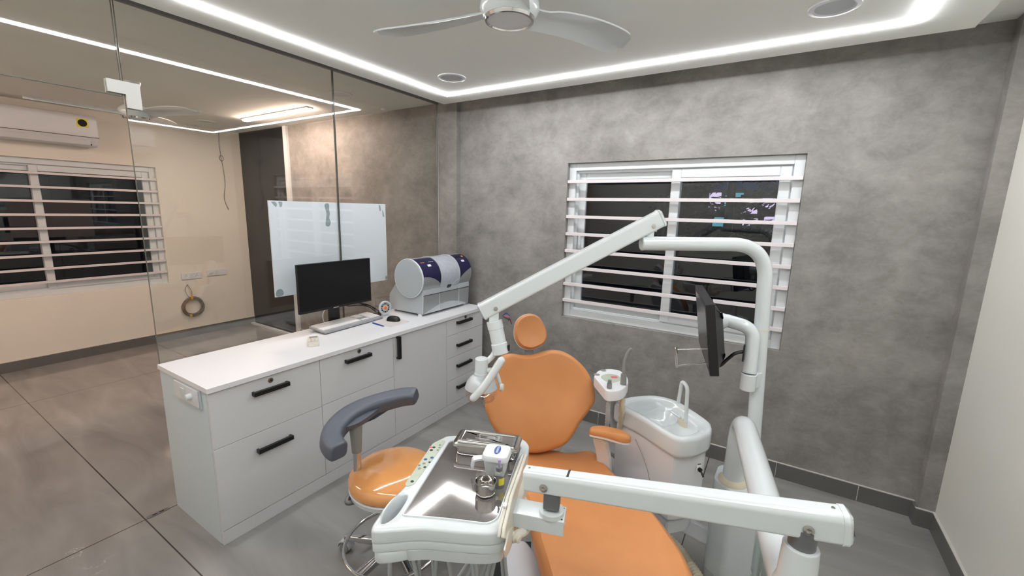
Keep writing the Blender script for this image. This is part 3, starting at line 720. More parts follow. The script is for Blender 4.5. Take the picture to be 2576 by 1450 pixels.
bm = NB(); bb(bm, (-2.664, 1.75, ZW), (-2.52, 1.95, ZW + 0.005), bev=0.0015); obj('foot', bm, M_blk, t)
# keyboard, lying on the monitor foot
KA = Vector((0.02, 0.495, 0)).normalized(); 
t = thing('keyboard', 'silver keyboard with white keys at the back edge of the worktop', 'keyboard', (-2.58, 1.88, ZW + 0.006))
KO = Vector((-2.556, 1.885, ZW + 0.018)); ka = Vector((-0.055, 1, 0)).normalized(); kb = Vector((-1, -0.055, 0.07)).normalized()
bm = NB(); prism(bm, rpoly([(-0.255, -0.095), (0.255, -0.095), (0.255, 0.075), (-0.255, 0.075)], 0.012), KO, ka, kb, -0.006, 0.008, 0.003, N=kb.cross(ka) * -1 if kb.cross(ka).z < 0 else kb.cross(ka)); kbd = obj('base', bm, M_kframe, t)
kn = kb.cross(ka); kn = kn if kn.z > 0 else -kn
def keys(x0, x1, y0, y1, nx, ny, nm):
    bm = NB(); wx = (x1 - x0) / nx; wy = (y1 - y0) / ny
    for i in range(nx):
        for j in range(ny):
            cx_, cy_ = x0 + (i + .5) * wx, y0 + (j + .5) * wy
            c = KO + ka * cx_ + kb * cy_ + kn * 0.0105
            Rm = Matrix((ka, kb, kn)).transposed()
            box(bm, c, (wx * 0.9, wy * 0.9, 0.005), rot=Rm)
    obj(nm, bm, M_key, kbd, smooth=False, label='white %s' % nm.replace('_', ' '))
keys(-0.245, 0.07, -0.062, 0.045, 15, 5, 'letter_keys'); keys(-0.245, 0.07, 0.05, 0.068, 13, 1, 'function_keys')
keys(0.08, 0.145, 0.003, 0.068, 3, 3, 'navigation_keys'); keys(0.08, 0.145, -0.062, -0.04, 3, 1, 'arrow_keys'); keys(0.155, 0.245, -0.062, 0.045, 4, 5, 'number_keys'); keys(0.155, 0.245, 0.05, 0.068, 4, 1, 'media_keys')
# mouse pad, mouse, pen, remote
bm = NB(); prism(bm, rpoly([(-2.50, 2.028), (-2.258, 2.02), (-2.262, 2.205), (-2.50, 2.225)], 0.012), (0, 0, 0), X3, Y3, ZW, ZW + 0.003, 0.001)
tag(obj('mouse_pad', bm, M_pad), 'pale grey mouse pad with dark edge right of the keyboard', 'mouse pad')
t = thing('computer_mouse', 'black computer mouse on the mouse pad', 'mouse', (-2.37, 2.145, ZW + 0.003))
ma_ = Vector((0.95, 0.3, 0)).normalized(); mb_ = Vector((-ma_.y, ma_.x, 0))
bm = NB(); P = catmull([(-0.052, 0), (-0.04, -0.025), (0, -0.031), (0.04, -0.026), (0.054, 0), (0.04, 0.026), (0, 0.031), (-0.04, 0.025)], 5)
rings(bm, P, [(0.004, 1, 0), (0, 1, 0.006), (0.001, 0.97, 0.016), (0.002, 0.84, 0.027), (0, 0.6, 0.034), (0, 0.3, 0.037), (0, 0, 0.038)], (-2.37, 2.145, ZW + 0.003), ma_, mb_); obj('shell', bm, M_blkpl, t)
bm = NB(); cyl(bm, Vector((-2.345, 2.149, ZW + 0.036)), Vector((-2.345, 2.157, ZW + 0.036)), 0.006, n=12); obj('scroll_wheel', bm, M_grypl, t)
t = thing('ballpoint_pen', 'blue ballpoint pen lying beside the mouse pad', 'pen', (-2.36, 2.003, ZW))
bm = NB(); cyl(bm, (-2.436, 2.008, ZW + 0.0045), (-2.318, 1.998, ZW + 0.0045), 0.0042, n=12); obj('barrel', bm, M_pen, t)
bm = NB(); cyl(bm, (-2.318, 1.998, ZW + 0.0045), (-2.298, 1.9965, ZW + 0.0045), 0.004, 0.001, n=12); obj('tip', bm, M_blue, t)
bm = NB(); box(bm, (-2.405, 2.005, ZW + 0.0096), (0.045, 0.003, 0.0015), rot=-0.08); obj('clip', bm, M_pen, t)
t = thing('remote_control', 'cream air conditioner remote lying on the worktop', 'remote control', (-2.37, 1.50, ZW))
ra = Vector((0.96, -0.62, 0)).normalized(); rb = Vector((0.62, 0.96, 0)).normalized()
RO = Vector((-2.375, 1.503, ZW))
bm = NB(); prism(bm, rpoly([(-0.075, -0.03), (0.1, -0.03), (0.1, 0.03), (-0.075, 0.03)], 0.008), RO, ra, rb, 0, 0.018, 0.003); obj('shell', bm, M_ivory, t)
bm = NB(); prism(bm, [(-0.065, -0.023), (-0.035, -0.023), (-0.035, 0.023), (-0.065, 0.023)], RO, ra, rb, 0.018, 0.0188); obj('display', bm, M_grypl, t)
bm = NB(); prism(bm, circ(0.006, 16, -0.022, -0.016), RO, ra, rb, 0.018, 0.0195); obj('power_button', bm, M_orp, t)
for i in range(3):
    for j in range(2):
        bm = NB(); prism(bm, rpoly([(-0.01 + i * 0.02, -0.016 + j * 0.02), (0.0 + i * 0.02, -0.016 + j * 0.02), (0.0 + i * 0.02, -0.008 + j * 0.02), (-0.01 + i * 0.02, -0.008 + j * 0.02)], 0.002), RO, ra, rb, 0.018, 0.0192); obj('button', bm, M_silver2, t)
bm = NB(); prism(bm, rpoly([(0.045, -0.0301), (0.048, -0.0301), (0.048, 0.0301), (0.045, 0.0301)], 0.0), RO, ra, rb, 0.0178, 0.0184); obj('cover_seam', bm, M_grypl, t)
# dark slim slab behind the keyboard
bm = NB(); prism(bm, rpoly([(-2.655, 2.165), (-2.60, 2.155), (-2.565, 2.20), (-2.60, 2.232), (-2.655, 2.235)], 0.008), (0, 0, 0), X3, Y3, ZW, ZW + 0.009, 0.002)
tag(obj('smartphone', bm, mat('brown_slab', (78, 62, 60), 0.25)), 'dark brown slim slab lying between the keyboard and the round bur dial', 'phone')
# black cables from monitor
t = thing('monitor_cables', 'tangled black cables running from the monitor along the worktop', 'cable', (-2.6, 2.0, ZW))
for P in ([(-2.53, 1.80, 1.0), (-2.56, 1.90, 0.955), (-2.59, 2.02, 0.935), (-2.60, 2.12, 0.90), (-2.61, 2.19, 0.85), (-2.60, 2.24, 0.832)],
          [(-2.53, 1.86, 1.02), (-2.57, 1.96, 0.975), (-2.60, 2.04, 0.945), (-2.61, 2.12, 0.915), (-2.60, 2.2, 0.86), (-2.585, 2.215, 0.832)],
          [(-2.53, 1.88, 1.02), (-2.56, 1.97, 0.985), (-2.60, 2.06, 0.93), (-2.615, 2.14, 0.905), (-2.62, 2.21, 0.85), (-2.63, 2.25, 0.832)]):
    bm = NB(); sweep(bm, catmull(P, 6, False), 0.0042, 8); obj('cable', bm, M_blkpl, t)
bm = NB(); sweep(bm, catmull([(-2.62, 1.80, 0.985), (-2.65, 1.765, 0.92), (-2.655, 1.765, 0.86), (-2.658, 1.79, 0.836), (-2.66, 1.84, 0.8315)], 6, False), 0.003, 8); tag(obj('white_usb_cable', bm, M_whp), 'thin white cable curving down behind the monitor neck', 'cable')
# round bur dial in clear stand
t = thing('bur_organizer', 'round clear bur dial on a stand in front of the milling machine', 'bur holder', (-2.52, 2.195, ZW))
bc = Vector((-2.52, 2.20, 0.893)); bn = Vector((1, -0.15, 0.06)).normalized()
bm = NB(); lathe(bm, [(0.0, -0.008), (0.050, -0.008), (0.054, -0.004), (0.054, 0.004), (0.050, 0.008), (0.044, 0.008), (0.044, 0.003), (0, 0.003)], bc, bn, 40); obj('dial', bm, M_silver2, t)
ba = bn.cross(Z3).normalized(); bu = ba.cross(bn).normalized()
for k in range(12):
    a = 2 * PI * k / 12; c = bc + bn * 0.0035 + (ba * math.cos(a) + bu * math.sin(a)) * 0.031
    bm = NB(); lathe(bm, [(0.0065, 0), (0.006, 0.003), (0, 0.003)], c, bn, 10); obj('bur_slot', bm, M_blkpl if k % 2 else M_alu, t)
bm = NB(); lathe(bm, [(0.016, 0.003), (0.014, 0.009), (0, 0.009)], bc, bn, 20); obj('hub', bm, M_orp, t)
bm = NB(); lathe(bm, [(0.008, 0.009), (0.007, 0.013), (0, 0.013)], bc, bn, 16); obj('hub_button', bm, M_red, t)
bm = NB(); bb(bm, (-2.545, 2.155, ZW), (-2.495, 2.24, ZW + 0.008), bev=0.002); bb(bm, (-2.53, 2.17, ZW + 0.008), (-2.515, 2.225, ZW + 0.03), bev=0.002); obj('stand', bm, M_silver2, t)
t = thing('acrylic_stand', 'small clear acrylic stand behind the round bur dial', 'stand', (-2.58, 2.22, ZW))
bm = NB(); bb(bm, (-2.60, 2.175, 0.822), (-2.597, 2.285, 0.965)); bb(bm, (-2.60, 2.175, 0.962), (-2.545, 2.285, 0.965)); obj('folded_sheet', bm, M_clear, t, smooth=False)

# ---------------------------------------------------------------- milling machine
MY0, MY1 = 2.345, 2.945; MC = Vector((-2.408, 0, 1.115)); MR = 0.152
t = thing('milling_machine', 'silver and navy dental milling machine at the far end of the worktop', 'milling machine', (-2.45, 2.66, ZW))
bm = NB()
P = rpoly([(-2.287, 0.838), (-2.278, 1.005), (-2.285, 1.06), (-2.41, 1.12), (-2.545, 1.10), (-2.655, 0.955), (-2.655, 0.838)], [0.004, 0.02, 0.05, 0.05, 0.03, 0.02, 0.004], 4)
rings(bm, P, [(0.004, 1, 0), (0, 1, 0.004), (0, 1, MY1 - MY0 - 0.029), (0.004, 1, MY1 - MY0 - 0.025)], (0, MY0 + 0.02, 0), X3, Z3, Y3); obj('base_body', bm, M_silver2, t)
def arc(bm, y0, y1, a0f, a1f, r, th, mi=0, n=26, m_=10):
    """patch of the drum between angles (deg, 0=+x, 90=up)"""
    rows = []
    for i in range(m_ + 1):
        u = i / m_; y = y0 + (y1 - y0) * u; a0, a1 = a0f(u), a1f(u)
        rows.append([(bm.verts.new((MC.x + (r + th) * math.cos(math.radians(a0 + (a1 - a0) * k / n)), y, MC.z + (r + th) * math.sin(math.radians(a0 + (a1 - a0) * k / n)))),
                      bm.verts.new((MC.x + r * math.cos(math.radians(a0 + (a1 - a0) * k / n)), y, MC.z + r * math.sin(math.radians(a0 + (a1 - a0) * k / n))))) for k in range(n + 1)])
    for i in range(m_):
        for k in range(n):
            for s_ in (0, 1): bm.faces.new((rows[i][k][s_], rows[i][k + 1][s_], rows[i + 1][k + 1][s_], rows[i + 1][k][s_]))
        for k in (0, n): bm.faces.new((rows[i][k][0], rows[i + 1][k][0], rows[i + 1][k][1], rows[i][k][1]))
    for i in (0, m_):
        for k in range(n): bm.faces.new((rows[i][k][0], rows[i][k + 1][0], rows[i][k + 1][1], rows[i][k][1]))
    return bm
YW0, YW1 = 2.552, 2.775
bm = NB(); rings(bm, circ(MR, 64), [(0.004, 1, 0), (0, 1, 0.004), (0, 1, YW0 - MY0)], MC + Y3 * MY0, X3, Z3, Y3); obj('drum_left', bm, M_silver, t)
bm = NB(); rings(bm, circ(MR, 64), [(0, 1, 0), (0, 1, MY1 - YW1 - 0.004), (0.004, 1, MY1 - YW1)], MC + Y3 * YW1, X3, Z3, Y3); obj('drum_right', bm, M_silver, t)
bm = NB(); lathe(bm, [(0, -0.006), (MR - 0.010, -0.006), (MR - 0.008, -0.003), (MR - 0.008, 0.0)], MC + Y3 * MY0, Y3, 64, cap1=False); obj('end_cap', bm, M_silver2, t)
bm = NB(); lathe(bm, [(MR - 0.008, 0.001), (MR - 0.006, -0.004), (MR, -0.004), (MR + 0.002, 0.001), (MR + 0.002, 0.006)], MC + Y3 * MY0, Y3, 64, cap0=False, cap1=False); obj('end_cap_rim', bm, M_upvc, t)
bm = NB(); lathe(bm, [(0.06, 0.0), (0.06, YW1 - YW0)], MC + Y3 * YW0, Y3, 24)
bb(bm, (-2.44, YW0, 1.0), (-2.36, YW1, 1.1)); obj('milling_chamber', bm, mat('chamber_white', (205, 208, 214), 0.4), t)
for yy in (2.60, 2.72):
    bm = NB(); cyl(bm, (-2.36, yy, 1.05), (-2.30, yy, 1.16), 0.018, n=14); obj('spindle', bm, M_silver2, t)
bm = NB(); arc(bm, YW0, YW1, lambda u: -12 - 14 * math.sin(u * PI), lambda u: 118, MR - 0.002, 0.004); obj('clear_door', bm, mat('scratched_clear_plastic', (214, 218, 228), 0.22, alpha=0.5, var=0.08, scale=30), t)
for yy in (YW0 - 0.004, YW1 - 0.004):
    bm = NB(); arc(bm, yy, yy + 0.012, lambda u: -30, lambda u: 140, MR - 0.001, 0.007, n=30, m_=1); obj('door_rib', bm, M_silver2, t)
bm = NB(); arc(bm, YW0, YW1, lambda u: -30 - 6 * math.sin(u * PI), lambda u: -12 - 14 * math.sin(u * PI), MR - 0.002, 0.007, n=6); obj('door_frame', bm, M_silver2, t)
bm = NB(); arc(bm, 2.645, 2.685, lambda u: -48, lambda u: -28, MR, 0.012, n=6, m_=3); obj('door_latch', bm, M_blkpl, t)
bm = NB(); arc(bm, YW0, YW1, lambda u: -75, lambda u: -30 - 6 * math.sin(u * PI), MR - 0.003, 0.003, n=8); obj('lower_drum_panel', bm, M_silver, t)
bm = NB(); arc(bm, YW0, YW1, lambda u: 118, lambda u: 250, MR - 0.003, 0.003, n=14); obj('rear_drum_panel', bm, M_silver2, t)
bm = NB(); arc(bm, MY0 + 0.008, YW0 - 0.006, lambda u: 8 - 26 * u ** 2.2, lambda u: 78, MR, 0.0015); nav = obj('navy_panel_left', bm, M_navy, t)
bm = NB(); arc(bm, YW1 + 0.01, MY1 - 0.006, lambda u: -18 + 34 * u ** 0.55, lambda u: 80, MR, 0.0015); nav2 = obj('navy_panel_right', bm, M_navy, t)
def onD(y, deg, h=0.0022): return Vector((MC.x + (MR + h) * math.cos(math.radians(deg)), y, MC.z + (MR + h) * math.sin(math.radians(deg))))
def tanD(deg): return Vector((-math.sin(math.radians(deg)), 0, math.cos(math.radians(deg))))
text('maker_lettering', 'sirona', 0.017, onD(2.40, 54), Y3, tanD(54), M_orp, nav); text('model_lettering', 'inLab MC XL', 0.010, onD(2.495, 54), Y3, tanD(54), M_label, nav)
for yy, dg, pr_ in ((2.452, 41, nav), (2.865, 42, nav2)):
    bm = NB(); box(bm, onD(yy, dg, 0.002), (0.002, 0.036, 0.019), rot=Matrix.Rotation(-math.radians(dg), 3, 'Y')); obj('sticker', bm, M_label, pr_, smooth=False)
bm = NB(); box(bm, onD(2.845, 62, 0.001), (0.002, 0.06, 0.02), rot=Matrix.Rotation(-math.radians(62), 3, 'Y')); obj('display', bm, M_blkpl, nav2, smooth=False)
bm = NB(); lathe(bm, [(0.011, 0), (0.009, 0.003), (0, 0.003)], onD(2.905, 62, 0.001), onD(0, 62) - onD(0, 62, -1), 20); obj('orange_button', bm, M_orp, nav2)
for k in range(4):
    bm = NB(); lathe(bm, [(0.0055, 0), (0, 0.001)], onD(2.825 + 0.02 * k, 51, 0.001), onD(0, 51) - onD(0, 51, -1), 12); obj('keypad_button', bm, M_grypl, nav2)
for yy in (YW0 + 0.0, YW1 + 0.02):
    bm = NB(); bb(bm, (-2.2875, yy, 0.84), (-2.2755, yy + 0.003, 1.02)); obj('panel_joint', bm, M_upvc, t, smooth=False)
bm = NB(); prism(bm, rpoly([(MY0 + 0.028, 0.842), (MY1 - 0.012, 0.842), (MY1 - 0.012, 0.985), (MY0 + 0.028, 0.985)], 0.004), (-2.3294, 0, 0), Y3, Z3 + X3 * 0.05, 0, 0.004, 0.001); obj('front_panel', bm, M_silver, t)
bm = NB(); bb(bm, (-2.2842, MY0 + 0.024, 0.986), (-2.2755, MY1 - 0.008, 0.989)); obj('front_groove', bm, M_blkpl, t, smooth=False)
bm = NB(); P = [(MY0 + 0.03 + (MY1 - MY0 - 0.06) * u, 0.843 + 0.058 * math.sin(u * PI)) for u in [i / 20 for i in range(21)]]
prism(bm, P, (-2.3254, 0, 0), Y3, Z3 + X3 * 0.05, 0, 0.0018); obj('front_bow', bm, M_silver2, t)
for yy in (MY0 + 0.03, MY1 - 0.03):
    for xx in (-2.32, -2.62):
        bm = NB(); cyl(bm, (xx, yy, ZW), (xx, yy, 0.84), 0.018, n=16); obj('foot', bm, M_whp, t)
bm = NB(); hemi(bm, (-2.43, 2.80, 1.262), 0.012, Z3, 12); obj('hinge_knob', bm, M_blkpl, t)

# ---------------------------------------------------------------- operator stool
SX, SY = -1.355, 1.2
t = thing('operator_stool', 'round orange stool with curved grey arm support and chrome star base', 'stool', (SX, SY, 0))
bm = NB(); lathe(bm, [(0.16, 0.40), (0.193, 0.415), (0.197, 0.435), (0.19, 0.44), (0.0, 0.44)], (SX - 0.004, SY + 0.012, 0), n=48); obj('seat_pan', bm, M_wh, t)
bm = NB(); lathe(bm, [(0.18, 0.438), (0.194, 0.445), (0.199, 0.462), (0.192, 0.485), (0.165, 0.503), (0.115, 0.513), (0.06, 0.516), (0, 0.516)], (SX - 0.004, SY + 0.012, 0), n=56); obj('seat', bm, M_or2, t)
bm = NB(); cyl(bm, (SX, SY, 0.12), (SX, SY, 0.26), 0.03); cyl(bm, (SX, SY, 0.26), (SX, SY, 0.42), 0.018); obj('gas_lift', bm, M_chrome, t)
bm = NB(); box(bm, (SX, SY, 0.395), (0.16, 0.12, 0.02), bev=0.004); obj('mechanism_plate', bm, M_alu, t)
bm = NB(); lathe(bm, [(0.05, 0.075), (0.055, 0.1), (0.042, 0.14), (0.032, 0.15)], (SX, SY, 0), n=28); obj('base_hub', bm, M_chrome, t)
for k in range(5):
    a = math.radians(195 + 72 * k); d = Vector((math.cos(a), math.sin(a), 0)); s = Vector((-d.y, d.x, 0))
    sec = rpoly([(-0.016, -0.012), (0.016, -0.012), (0.014, 0.016), (-0.014, 0.016)], 0.006, 3)
    bm = NB(); P = [Vector((SX, SY, 0)) + d * r + Z3 * z for r, z in ((0.035, 0.115), (0.1, 0.105), (0.18, 0.09), (0.25, 0.08), (0.275, 0.078))]
    sweep(bm, P, [1.3, 1.15, 1.0, 0.85, 0.8], sect=sec, upv=Z3.cross(d)); leg = obj('leg', bm, M_chrome, t)
    c = Vector((SX, SY, 0)) + d * 0.275
    bm = NB(); cyl(bm, c + Z3 * 0.06, c + Z3 * 0.085, 0.007, n=10)
    lathe(bm, [(0.026, 0), (0.024, 0.0)], c + Z3 * 0.05, Z3, 12, cap0=False, cap1=False)
    obj('caster_stem', bm, M_alu, leg)
    for q in (-1, 1):
        bm = NB(); cyl(bm, c + s * (q * 0.006) + Z3 * 0.025, c + s * (q * 0.022) + Z3 * 0.025, 0.025, n=24, bev=0.004); obj('caster_wheel', bm, M_grypl if q > 0 else M_blkpl, leg)
    bm = NB(); sweep(bm, [c + d * (0.033 * math.cos(x)) + Z3 * (0.03 + 0.033 * math.sin(x)) for x in [PI * i / 8 for i in range(9)]], 1, sect=[(-0.021, -0.002), (0.021, -0.002), (0.021, 0.002), (-0.021, 0.002)], upv=s); obj('caster_hood', bm, M_silver2, leg)
bm = NB(); sweep(bm, [(SX + 0.222 * math.cos(a), SY + 0.222 * math.sin(a), 0.135) for a in [2 * PI * i / 60 for i in range(61)]], 0.0085, 12, cap=False); ring_ = obj('foot_ring', bm, M_chrome, t)
for k in range(3):
    a = math.radians(30 + 120 * k); bm = NB(); cyl(bm, (SX + 0.03 * math.cos(a), SY + 0.03 * math.sin(a), 0.135), (SX + 0.222 * math.cos(a), SY + 0.222 * math.sin(a), 0.135), 0.006, n=10); obj('ring_spoke', bm, M_chrome, ring_)
# arm support post and curved pad
bm = NB(); sweep(bm, fillet([(SX, SY, 0.39), (-1.46, 1.02, 0.39), (-1.475, 0.985 + 0.09, 0.41)], 0.03), 0.012, 10)
obj('support_bracket', bm, M_alu, t)
bm = NB(); cyl(bm, (-1.475, 1.105, 0.40), (-1.475, 1.105, 0.60), 0.017, n=24); obj('support_post', bm, M_chrome, t)
bm = NB(); cyl(bm, (-1.475, 1.105, 0.59), (-1.475, 1.105, 0.72), 0.021, 0.028, n=24); obj('post_sleeve', bm, M_grypl, t)
bm = NB()
CP = [(-1.395, 1.392, 0.765), (-1.45, 1.362, 0.757), (-1.50, 1.29, 0.748), (-1.53, 1.20, 0.742), (-1.527, 1.11, 0.738), (-1.49, 1.02, 0.732), (-1.435, 0.958, 0.728), (-1.375, 0.932, 0.724), (-1.342, 0.93, 0.722)]
CPs = catmull(CP, 6, False); nC = len(CPs)
sec = rpoly([(-0.039, -0.032), (0.039, -0.032), (0.039, 0.032), (-0.039, 0.032)], 0.022, 5)
sc = [min(1, 0.8 + 0.2 * math.sqrt(min(1, min(i, nC - 1 - i) / 2.0))) * (1.0 + 0.12 * math.sin(PI * i / nC)) for i in range(nC)]
sweep(bm, CPs, sc, sect=sec, upv=Vector((1, 0, 0))); pad = obj('arm_pad', bm, M_grypu, t)
bm = NB(); P = catmull([(-1.47, 1.355), (-1.52, 1.30), (-1.545, 1.20), (-1.55, 1.10), (-1.51, 1.02), (-1.46, 1.03), (-1.44, 1.09), (-1.455, 1.17), (-1.48, 1.26)], 5)
rings(bm, P, [(0.03, 0.3, 0.695), (0.01, 0.6, 0.705), (0, 0.92, 0.722), (0, 1, 0.742)], (0, 0, 0), X3, Y3); obj('pad_bracket', bm, M_grypu, t)

# ---------------------------------------------------------------- dental chair
t = thing('dental_chair', 'orange upholstered dental treatment chair in the middle of the room', 'dental chair', (-0.62, 1.55, 0))
ua = math.radians(-49); U = Vector((math.cos(ua), math.sin(ua), 0)); Wd = Vector((-U.y, U.x, 0)); th = math.radians(71)
Bv = (-U * math.cos(th) + Z3 * math.sin(th)).normalized(); Nv = Wd.cross(Bv).normalized()
if Nv.dot(U) < 0: Nv = -Nv
PB = Vector((-0.84, 1.64, 0.52))
out = [(-0.262, 0.257), (-0.251, 0.202), (-0.222, 0.135), (-0.165, 0.065), (-0.085, 0.018), (-0.01, 0.006), (0.055, 0.016), (0.115, 0.035), (0.156, 0.072), (0.198, 0.134), (0.248, 0.19), (0.278, 0.232), (0.282, 0.285), (0.266, 0.35), (0.236, 0.402), (0.187, 0.45), (0.134, 0.481), (0.079, 0.490), (0.031, 0.482), (-0.02, 0.470), (-0.077, 0.470), (-0.125, 0.478), (-0.17, 0.468), (-0.205, 0.437), (-0.228, 0.39), (-0.25, 0.33)]
Pq = catmull(out, 4)
def bk(x, y): return 0.022 * (abs(x) / 0.27) ** 2 - 0.010 * math.exp(-((y - 0.33) / 0.12) ** 2) + 0.008 * math.exp(-((y - 0.12) / 0.08) ** 2)
bm = NB(); rings(bm, Pq, [(0.012, 1, -0.060), (0, 1, -0.045), (0, 1, -0.026), (0.004, 1, -0.012), (0.014, 1, -0.003), (0, 0.90, 0.001), (0, 0.75, 0.001), (0, 0.55, 0), (0, 0.3, 0), (0, 0.12, 0), (0, 0, 0)], PB, Wd, Bv, Nv, hf=bk); obj('backrest', bm, M_or, t)
bm = NB(); rings(bm, Pq, [(0.07, 1, -0.10), (0.02, 1, -0.09), (0.004, 1, -0.05), (0.006, 1, -0.03)], PB, Wd, Bv, Nv, hf=lambda x, y: 0.022 * (abs(x) / 0.27) ** 2); obj('backrest_shell', bm, M_whp, t)
bm = NB(); P = catmull([(-0.17, 0.16), (-0.13, 0.03), (-0.07, -0.02), (0.02, -0.03), (0.10, -0.015), (0.13, 0.04), (0.16, 0.16)], 4)
rings(bm, P, [(0.03, 1, -0.13), (0.0, 1, -0.115), (0, 1, -0.075)], PB, Wd, Bv, Nv); obj('lumbar_shell', bm, M_whp, t)
# headrest
PH = PB
hd = [(-0.106, 0.575), (-0.098, 0.625), (-0.069, 0.658), (-0.025, 0.670), (0.017, 0.655), (0.047, 0.608), (0.056, 0.560), (0.040, 0.522), (-0.004, 0.500), (-0.036, 0.495), (-0.075, 0.508), (-0.098, 0.537)]
bm = NB(); rings(bm, catmull(hd, 5), [(0.01, 1, -0.052), (0, 1, -0.04), (0, 1, -0.02), (0.005, 1, -0.006), (0, 0.88, 0.003), (0, 0.7, 0.002), (0, 0.4, -0.003), (0, 0.15, -0.004), (0, 0, -0.004)], PH, Wd, Bv, Nv); hr = obj('headrest', bm, M_or, t)
bm = NB(); rings(bm, catmull(hd, 5), [(0.02, 1, -0.07), (0.004, 1, -0.062), (-0.003, 1, -0.036)], PH, Wd, Bv, Nv); obj('headrest_shell', bm, M_whp, hr)
bm = NB(); c = PB + Bv * 0.49 + Wd * -0.03 - Nv * 0.06; Rm = Matrix((Wd, Bv, Nv)).transposed(); box(bm, c, (0.045, 0.13, 0.012), rot=Rm, bev=0.003); obj('headrest_stem', bm, M_alu, t)
# seat and leg rest
so = [(-0.66, 1.862), (-0.605, 1.826), (-0.526, 1.765), (-0.397, 1.665), (-0.272, 1.55), (-0.215, 1.487), (-0.162, 1.423), (-0.11, 1.34), (-0.06, 1.24), (0.0, 1.1), (0.02, 1.0), (-0.03, 0.91), (-0.13, 0.86), (-0.26, 0.86), (-0.36, 0.9), (-0.46, 1.0), (-0.536, 1.086), (-0.61, 1.17), (-0.69, 1.27), (-0.80, 1.39), (-0.90, 1.50), (-0.95, 1.60), (-0.93, 1.69), (-0.85, 1.755), (-0.765, 1.79), (-0.71, 1.845)]
Ps = catmull(so, 4)
def seatz(x, y):
    d = Vector((x + 0.62, y - 1.6, 0)); s_ = d.dot(U); q = d.dot(Wd); return 0.016 * (abs(q) / 0.25) ** 2 - 0.012 * math.exp(-((s_) / 0.2) ** 2) + 0.03 * max(0, -s_ - 0.12) 
bm = NB(); rings(bm, Ps, [(0.02, 1, 0.415), (0.003, 1, 0.43), (0, 1, 0.46), (0.006, 1, 0.483), (0.02, 1, 0.495), (0, 0.9, 0.500), (0, 0.75, 0.500), (0, 0.5, 0.5), (0, 0.25, 0.5), (0, 0, 0.5)], (0, 0, 0), X3, Y3, hf=seatz); obj('seat', bm, M_or, t)
bm = NB(); rings(bm, Ps, [(0.09, 1, 0.35), (0.03, 1, 0.385), (0.008, 1, 0.43)], (0, 0, 0), X3, Y3); obj('seat_shell', bm, M_boxgrey, t)
# base column and covers
bm = NB(); prism(bm, rpoly([(-0.78, 1.44), (-0.55, 1.64), (-0.28, 1.33), (-0.51, 1.13)], 0.05), (0, 0, 0), X3, Y3, 0.06, 0.40, 0.02); obj('lift_column', bm, M_boxgrey, t)
bm = NB(); prism(bm, rpoly([(-0.99, 1.475), (-0.97, 1.57), (-0.62, 1.80), (-0.1, 1.30), (-0.1, 1.05), (-0.55, 0.85), (-0.72, 1.0)], 0.08), (0, 0, 0), X3, Y3, 0, 0.05, 0.008); obj('base_plate', bm, M_rubber, t)
# pale side cover below the seat on the stool side
bm = NB(); prism(bm, rpoly([(-0.755, 1.17), (-0.70, 1.255), (-0.60, 1.20), (-0.50, 1.08), (-0.42, 0.98), (-0.52, 0.90), (-0.64, 1.03)], 0.03), (0, 0, 0), X3, Y3, 0.33, 0.42, 0.012); obj('side_cover', bm, M_boxgrey, t)
# armrest
bm = NB(); P = catmull([(-0.625, 1.695), (-0.635, 1.725), (-0.61, 1.75), (-0.55, 1.768), (-0.495, 1.783), (-0.465, 1.77), (-0.462, 1.745), (-0.49, 1.72), (-0.55, 1.705)], 5)
rings(bm, P, [(0.004, 1, 0.655), (0, 1, 0.66), (0, 1, 0.674), (0.005, 1, 0.683), (0, 0.75, 0.687), (0, 0.4, 0.688), (0, 0, 0.688)], (0, 0, 0), X3, Y3, hf=lambda x, y: 0.012 * math.cos((x + 0.58) * 14)); ar = obj('armrest', bm, M_or, t)
bm = NB(); rings(bm, P, [(0.02, 1, 0.635), (0.003, 1, 0.648), (0.002, 1, 0.66)], (0, 0, 0), X3, Y3, hf=lambda x, y: 0.012 * math.cos((x + 0.58) * 14)); obj('armrest_shell', bm, M_whp, ar)
bm = NB(); sweep(bm, catmull([(-0.585, 1.805, 0.44), (-0.586, 1.795, 0.50), (-0.59, 1.775, 0.57), (-0.593, 1.75, 0.62), (-0.585, 1.735, 0.652)], 4, False), 1, sect=rpoly([(-0.034, -0.016), (0.034, -0.016), (0.034, 0.016), (-0.034, 0.016)], 0.014), upv=X3); obj('armrest_post', bm, M_whp, ar)

# ---------------------------------------------------------------- spittoon unit
t = thing('spittoon_unit', 'white cuspidor unit with basin and faucet right of the dental chair', 'spittoon', (-0.36, 1.9, 0))
rimo = [(-0.598, 1.942), (-0.563, 2.04), (-0.462, 2.135), (-0.355, 2.14), (-0.27, 2.08), (-0.19, 2.005), (-0.165, 1.96), (-0.16, 1.895), (-0.185, 1.83), (-0.215, 1.785), (-0.262, 1.752), (-0.31, 1.765), (-0.45, 1.85), (-0.57, 1.905)]
Pr = catmull(rimo, 5)
c0 = sum((Vector(p) for p in Pr), Vector((0, 0))) / len(Pr)
bm = NB(); rings(bm, Pr, [(0.018, 1, 0.645), (0.004, 1, 0.65), (0, 1, 0.665), (0, 1, 0.722), (0.004, 1, 0.735), (0.014, 1, 0.740), (0.03, 1, 0.738), (0.040, 1, 0.730), (0.046, 0.97, 0.722), (0.048, 0.93, 0.718)] + [(0.048, q / 12, 0.716) for q in range(11, 0, -1)] + [(0, 0.0, 0.716)], (0, 0, 0), X3, Y3)
